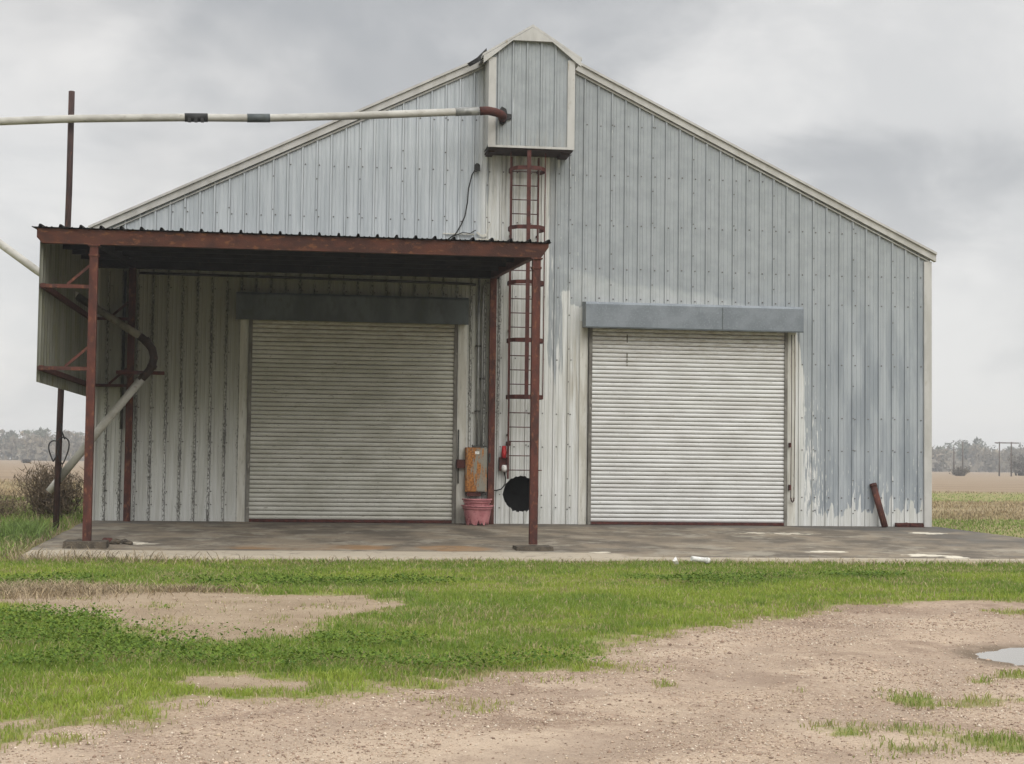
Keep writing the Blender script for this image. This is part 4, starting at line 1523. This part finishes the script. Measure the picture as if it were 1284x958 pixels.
# ------------------------------------------------------------------ shrubs and leaf clumps
def twig_shrub(name, label, cx, cy, w, d, h, n, col, group=None, cat='shrub', tw=.006, stems=14):
    o = thing(name, label, cat, (cx, cy, float(gz(cx, cy))), group)
    z0 = float(gz(cx, cy))
    mb = MB()
    tips = []
    for k_ in range(stems):
        a_ = random.uniform(0, 2*math.pi)
        q = random.uniform(.1, 1)
        bx_, by_ = cx+w*.30*math.cos(a_)*q, cy+d*.3*math.sin(a_)*q
        tx_, ty_ = cx+w*.5*math.cos(a_)*q*random.uniform(.8, 1.2), cy+d*.5*math.sin(a_)*q
        tz = z0+h*random.uniform(.55, 1.0)
        mid = ((bx_+tx_)/2+random.uniform(-.05, .05), (by_+ty_)/2, z0+(tz-z0)*.5)
        mb.tube([(bx_, by_, z0-.03), mid, (tx_, ty_, tz)], [tw*2.2, tw*1.5, tw*.6], 5)
        tips += [(mid, (tx_, ty_, tz))]
    mb.build('stems', M_bark, o)
    m_ = n
    ci = rng.integers(0, len(tips), m_)
    A_ = np.array([t_[0] for t_ in tips])[ci]
    B_ = np.array([t_[1] for t_ in tips])[ci]
    u_ = rng.uniform(-.55, 1, m_)[:, None]
    c_ = A_+(B_-A_)*u_+rng.normal(0, 1, (m_, 3))*np.array([w*.10, d*.10, h*.07])
    c_[:, 2] = np.maximum(c_[:, 2], z0+.02)
    dirv = rng.normal(0, 1, (m_, 3))
    dirv[:, 2] = np.abs(dirv[:, 2])+.3
    dirv /= np.linalg.norm(dirv, axis=1)[:, None]
    L = rng.uniform(.06, .20, m_)[:, None]*h
    sd_ = rng.normal(0, 1, (m_, 3))
    sd_ -= dirv*(sd_*dirv).sum(1)[:, None]
    sd_ /= np.linalg.norm(sd_, axis=1)[:, None]
    ww = tw*rng.uniform(.8, 2.0, m_)[:, None]
    V = np.stack([c_-sd_*ww, c_+sd_*ww, c_+dirv*L], 1)
    T = np.ones((m_, 3, 4))
    T[:, :, :3] = (np.array(col)*rng.uniform(.5, 1.5, m_)[:, None])[:, None]
    f = fast_mesh('twigs', V.reshape(-1, 3)-np.array(LOC[o.name]), np.arange(3*m_), np.full(m_, 3), [M_dry], {'tint': T.reshape(-1, 4)})
    f.parent = o
    return o


M_bark = weathered('twig_bark', (.10, .075, .055), (.06, .045, .035), 12, .9)
twig_shrub('bare_shrub', 'brown leafless shrub at the left corner of the warehouse behind the rusted pole', -9.95, 1.2, 1.35, 1.4, 1.2, 5200, (.165, .125, .085), stems=26)
twig_shrub('bare_shrub', 'low brown tangle of dead stems at the left edge behind the green clump', -11.3, 1.0, 1.9, 1.6, .62, 3000, (.20, .155, .10), stems=18)
twig_shrub('bare_shrub', 'solitary dark bush in the dry field near the thin utility poles', 121.8, 260, 4.0, 3, 1.7, 900, (.11, .095, .07), tw=.07, stems=9)
twig_shrub('bare_shrub', 'grey leafless bush at the right edge before the distant wood', 153.8, 300, 6, 5, 4.6, 2600, (.17, .155, .135), tw=.11, stems=14)
twig_shrub('bare_shrub', 'low dark brush heap far off on the horizon at the left', -64.4, 330, 2.4, 2, .8, 1200, (.06, .055, .05), tw=.13, stems=8)

# strap-leaved green clump by the slab
CLP = thing('leafy_clump', 'green strap-leaved clump growing by the left edge of the concrete', 'plant', (-9.75, -4.6, -.2))
n = 900
x = rng.normal(-9.75, .22, n)
y = rng.normal(-4.5, .55, n)
o = blades('leaves', x, y, rng.uniform(.18, .46, n), rng.uniform(.014, .026, n), rng.uniform(.2, .9, n),
           np.array([.15, .215, .06])*rng.uniform(.6, 1.6, n)[:, None], M_blade)
o.data.transform(Matrix.Translation((9.75, 4.6, .2)))
o.parent = CLP


# ------------------------------------------------------------------ far poles and wood
def upole(label, cx, cy, h, arm, group):
    o = thing('utility_pole', label, 'utility pole', (cx, cy, -.25), group)
    mb = MB()
    mb.tube([(cx, cy, -.4), (cx+.05, cy, h)], [.19, .14], 8)
    mb.build('pole_shaft', M_wood, o)
    if arm:
        mb = MB()
        mb.box(cx-arm, cx+arm, cy-.2, cy-.14, h-.45, h-.2)
        mb.build('crossarm', M_wood, o)
    return o


hf = thing('frame_pylon', 'wooden H-frame power pylon of two poles joined by a crossarm at the right edge', 'power pylon', (133.9, 266, -.25))
for x_ in (132.62, 135.11):
    mb = MB()
    mb.tube([(x_, 266, -.4), (x_+.05, 266, 6.6)], [.16, .12], 8)
    mb.build('pole_shaft', M_wood, hf)
mb = MB()
mb.box(131.6, 136.7, 265.75, 265.83, 6.28, 6.5)
mb.build('crossarm', M_wood, hf)
upole('shorter thin pole in the far field nearest the right corner of the warehouse', 137.7, 300, 5.9, 0, 'single poles in the far field')
upole('taller thin pole in the far field between the lone bush and the H-frame pylon', 139.74, 300, 7.1, 0, 'single poles in the far field')

# woodland closing the horizon
TX, TY, TH = [], [], []
for row, (yy, n) in enumerate(((560, 190), (600, 190), (660, 190))):
    TX += list(rng.uniform(-330, 400, n))
    TY += list(yy+rng.normal(0, 12, n))
    TH += list(rng.uniform(7.0, 10.2, n)+row*.9)
Vs, Ts = [], []
for x_, y_, h_ in zip(TX, TY, TH):
    pine = random.random() < .25
    m_ = 360
    if pine:
        h_ *= 1.2
    wd = h_*(.28 if pine else .46)
    u_ = rng.uniform(0, 1, m_)
    nl = 7
    lc = rng.normal(0, 1, (nl, 3))*np.array([wd*.45, wd*.45, h_*.20])+np.array([0, 0, h_*.60])
    ci = rng.integers(0, nl, m_)
    c_ = lc[ci]+rng.normal(0, 1, (m_, 3))*np.array([wd*.26, wd*.26, h_*.11])
    c_[:, 2] = np.clip(c_[:, 2], .2, h_)
    c_ += np.array([x_, y_, -.2])
    tri = rng.normal(0, 1, (m_, 3, 3))*.60
    Vs.append(c_[:, None]+tri)
    base = np.array([.12, .125, .088]) if pine else np.array([.205, .17, .125])  # crown colours paled to carry part of the distance haze
    Ts.append(np.repeat((base*rng.uniform(.6, 1.4, m_)[:, None]*random.uniform(.8, 1.2))[:, None], 3, 1))
    # trunk and low scrub
    tw_ = .22
    Vs.append(np.array([[(x_-tw_, y_, -.3), (x_+tw_, y_, -.3), (x_, y_, h_*.8)]]))
    Ts.append(np.tile([[.07, .06, .05]], (3, 1))[None])
    sc = np.stack([x_+rng.normal(0, 5, 26), y_-4+rng.normal(0, 2, 26), rng.uniform(0, 4.0, 26)], -1)
    Vs.append(sc[:, None]+rng.normal(0, 1, (26, 3, 3))*1.1)
    Ts.append(np.repeat((np.array([.20, .172, .13])*rng.uniform(.7, 1.3, 26)[:, None])[:, None], 3, 1))
V = np.concatenate(Vs).reshape(-1, 3)
T = np.concatenate(Ts).reshape(-1, 3)
T = np.concatenate([T, np.ones((len(T), 1))], 1)
o = fast_mesh('woodland', V, np.arange(len(V)), np.full(len(V)//3, 3), [M_wood_far], {'tint': T})
tag(o, kind='stuff')

# ------------------------------------------------------------------ haze
m, t = material('haze_air')
pv = t.new('ShaderNodeVolumePrincipled', {'Color': (.93, .94, .95), 'Density': .0007, 'Anisotropy': .2})
t.new('ShaderNodeOutputMaterial', {'Volume': pv.outputs[0]})
mb = MB()
mb.box(-770, 770, -160, 810, -2.0, 15.0)
hz = mb.build('haze', m)
tag(hz, kind='stuff')
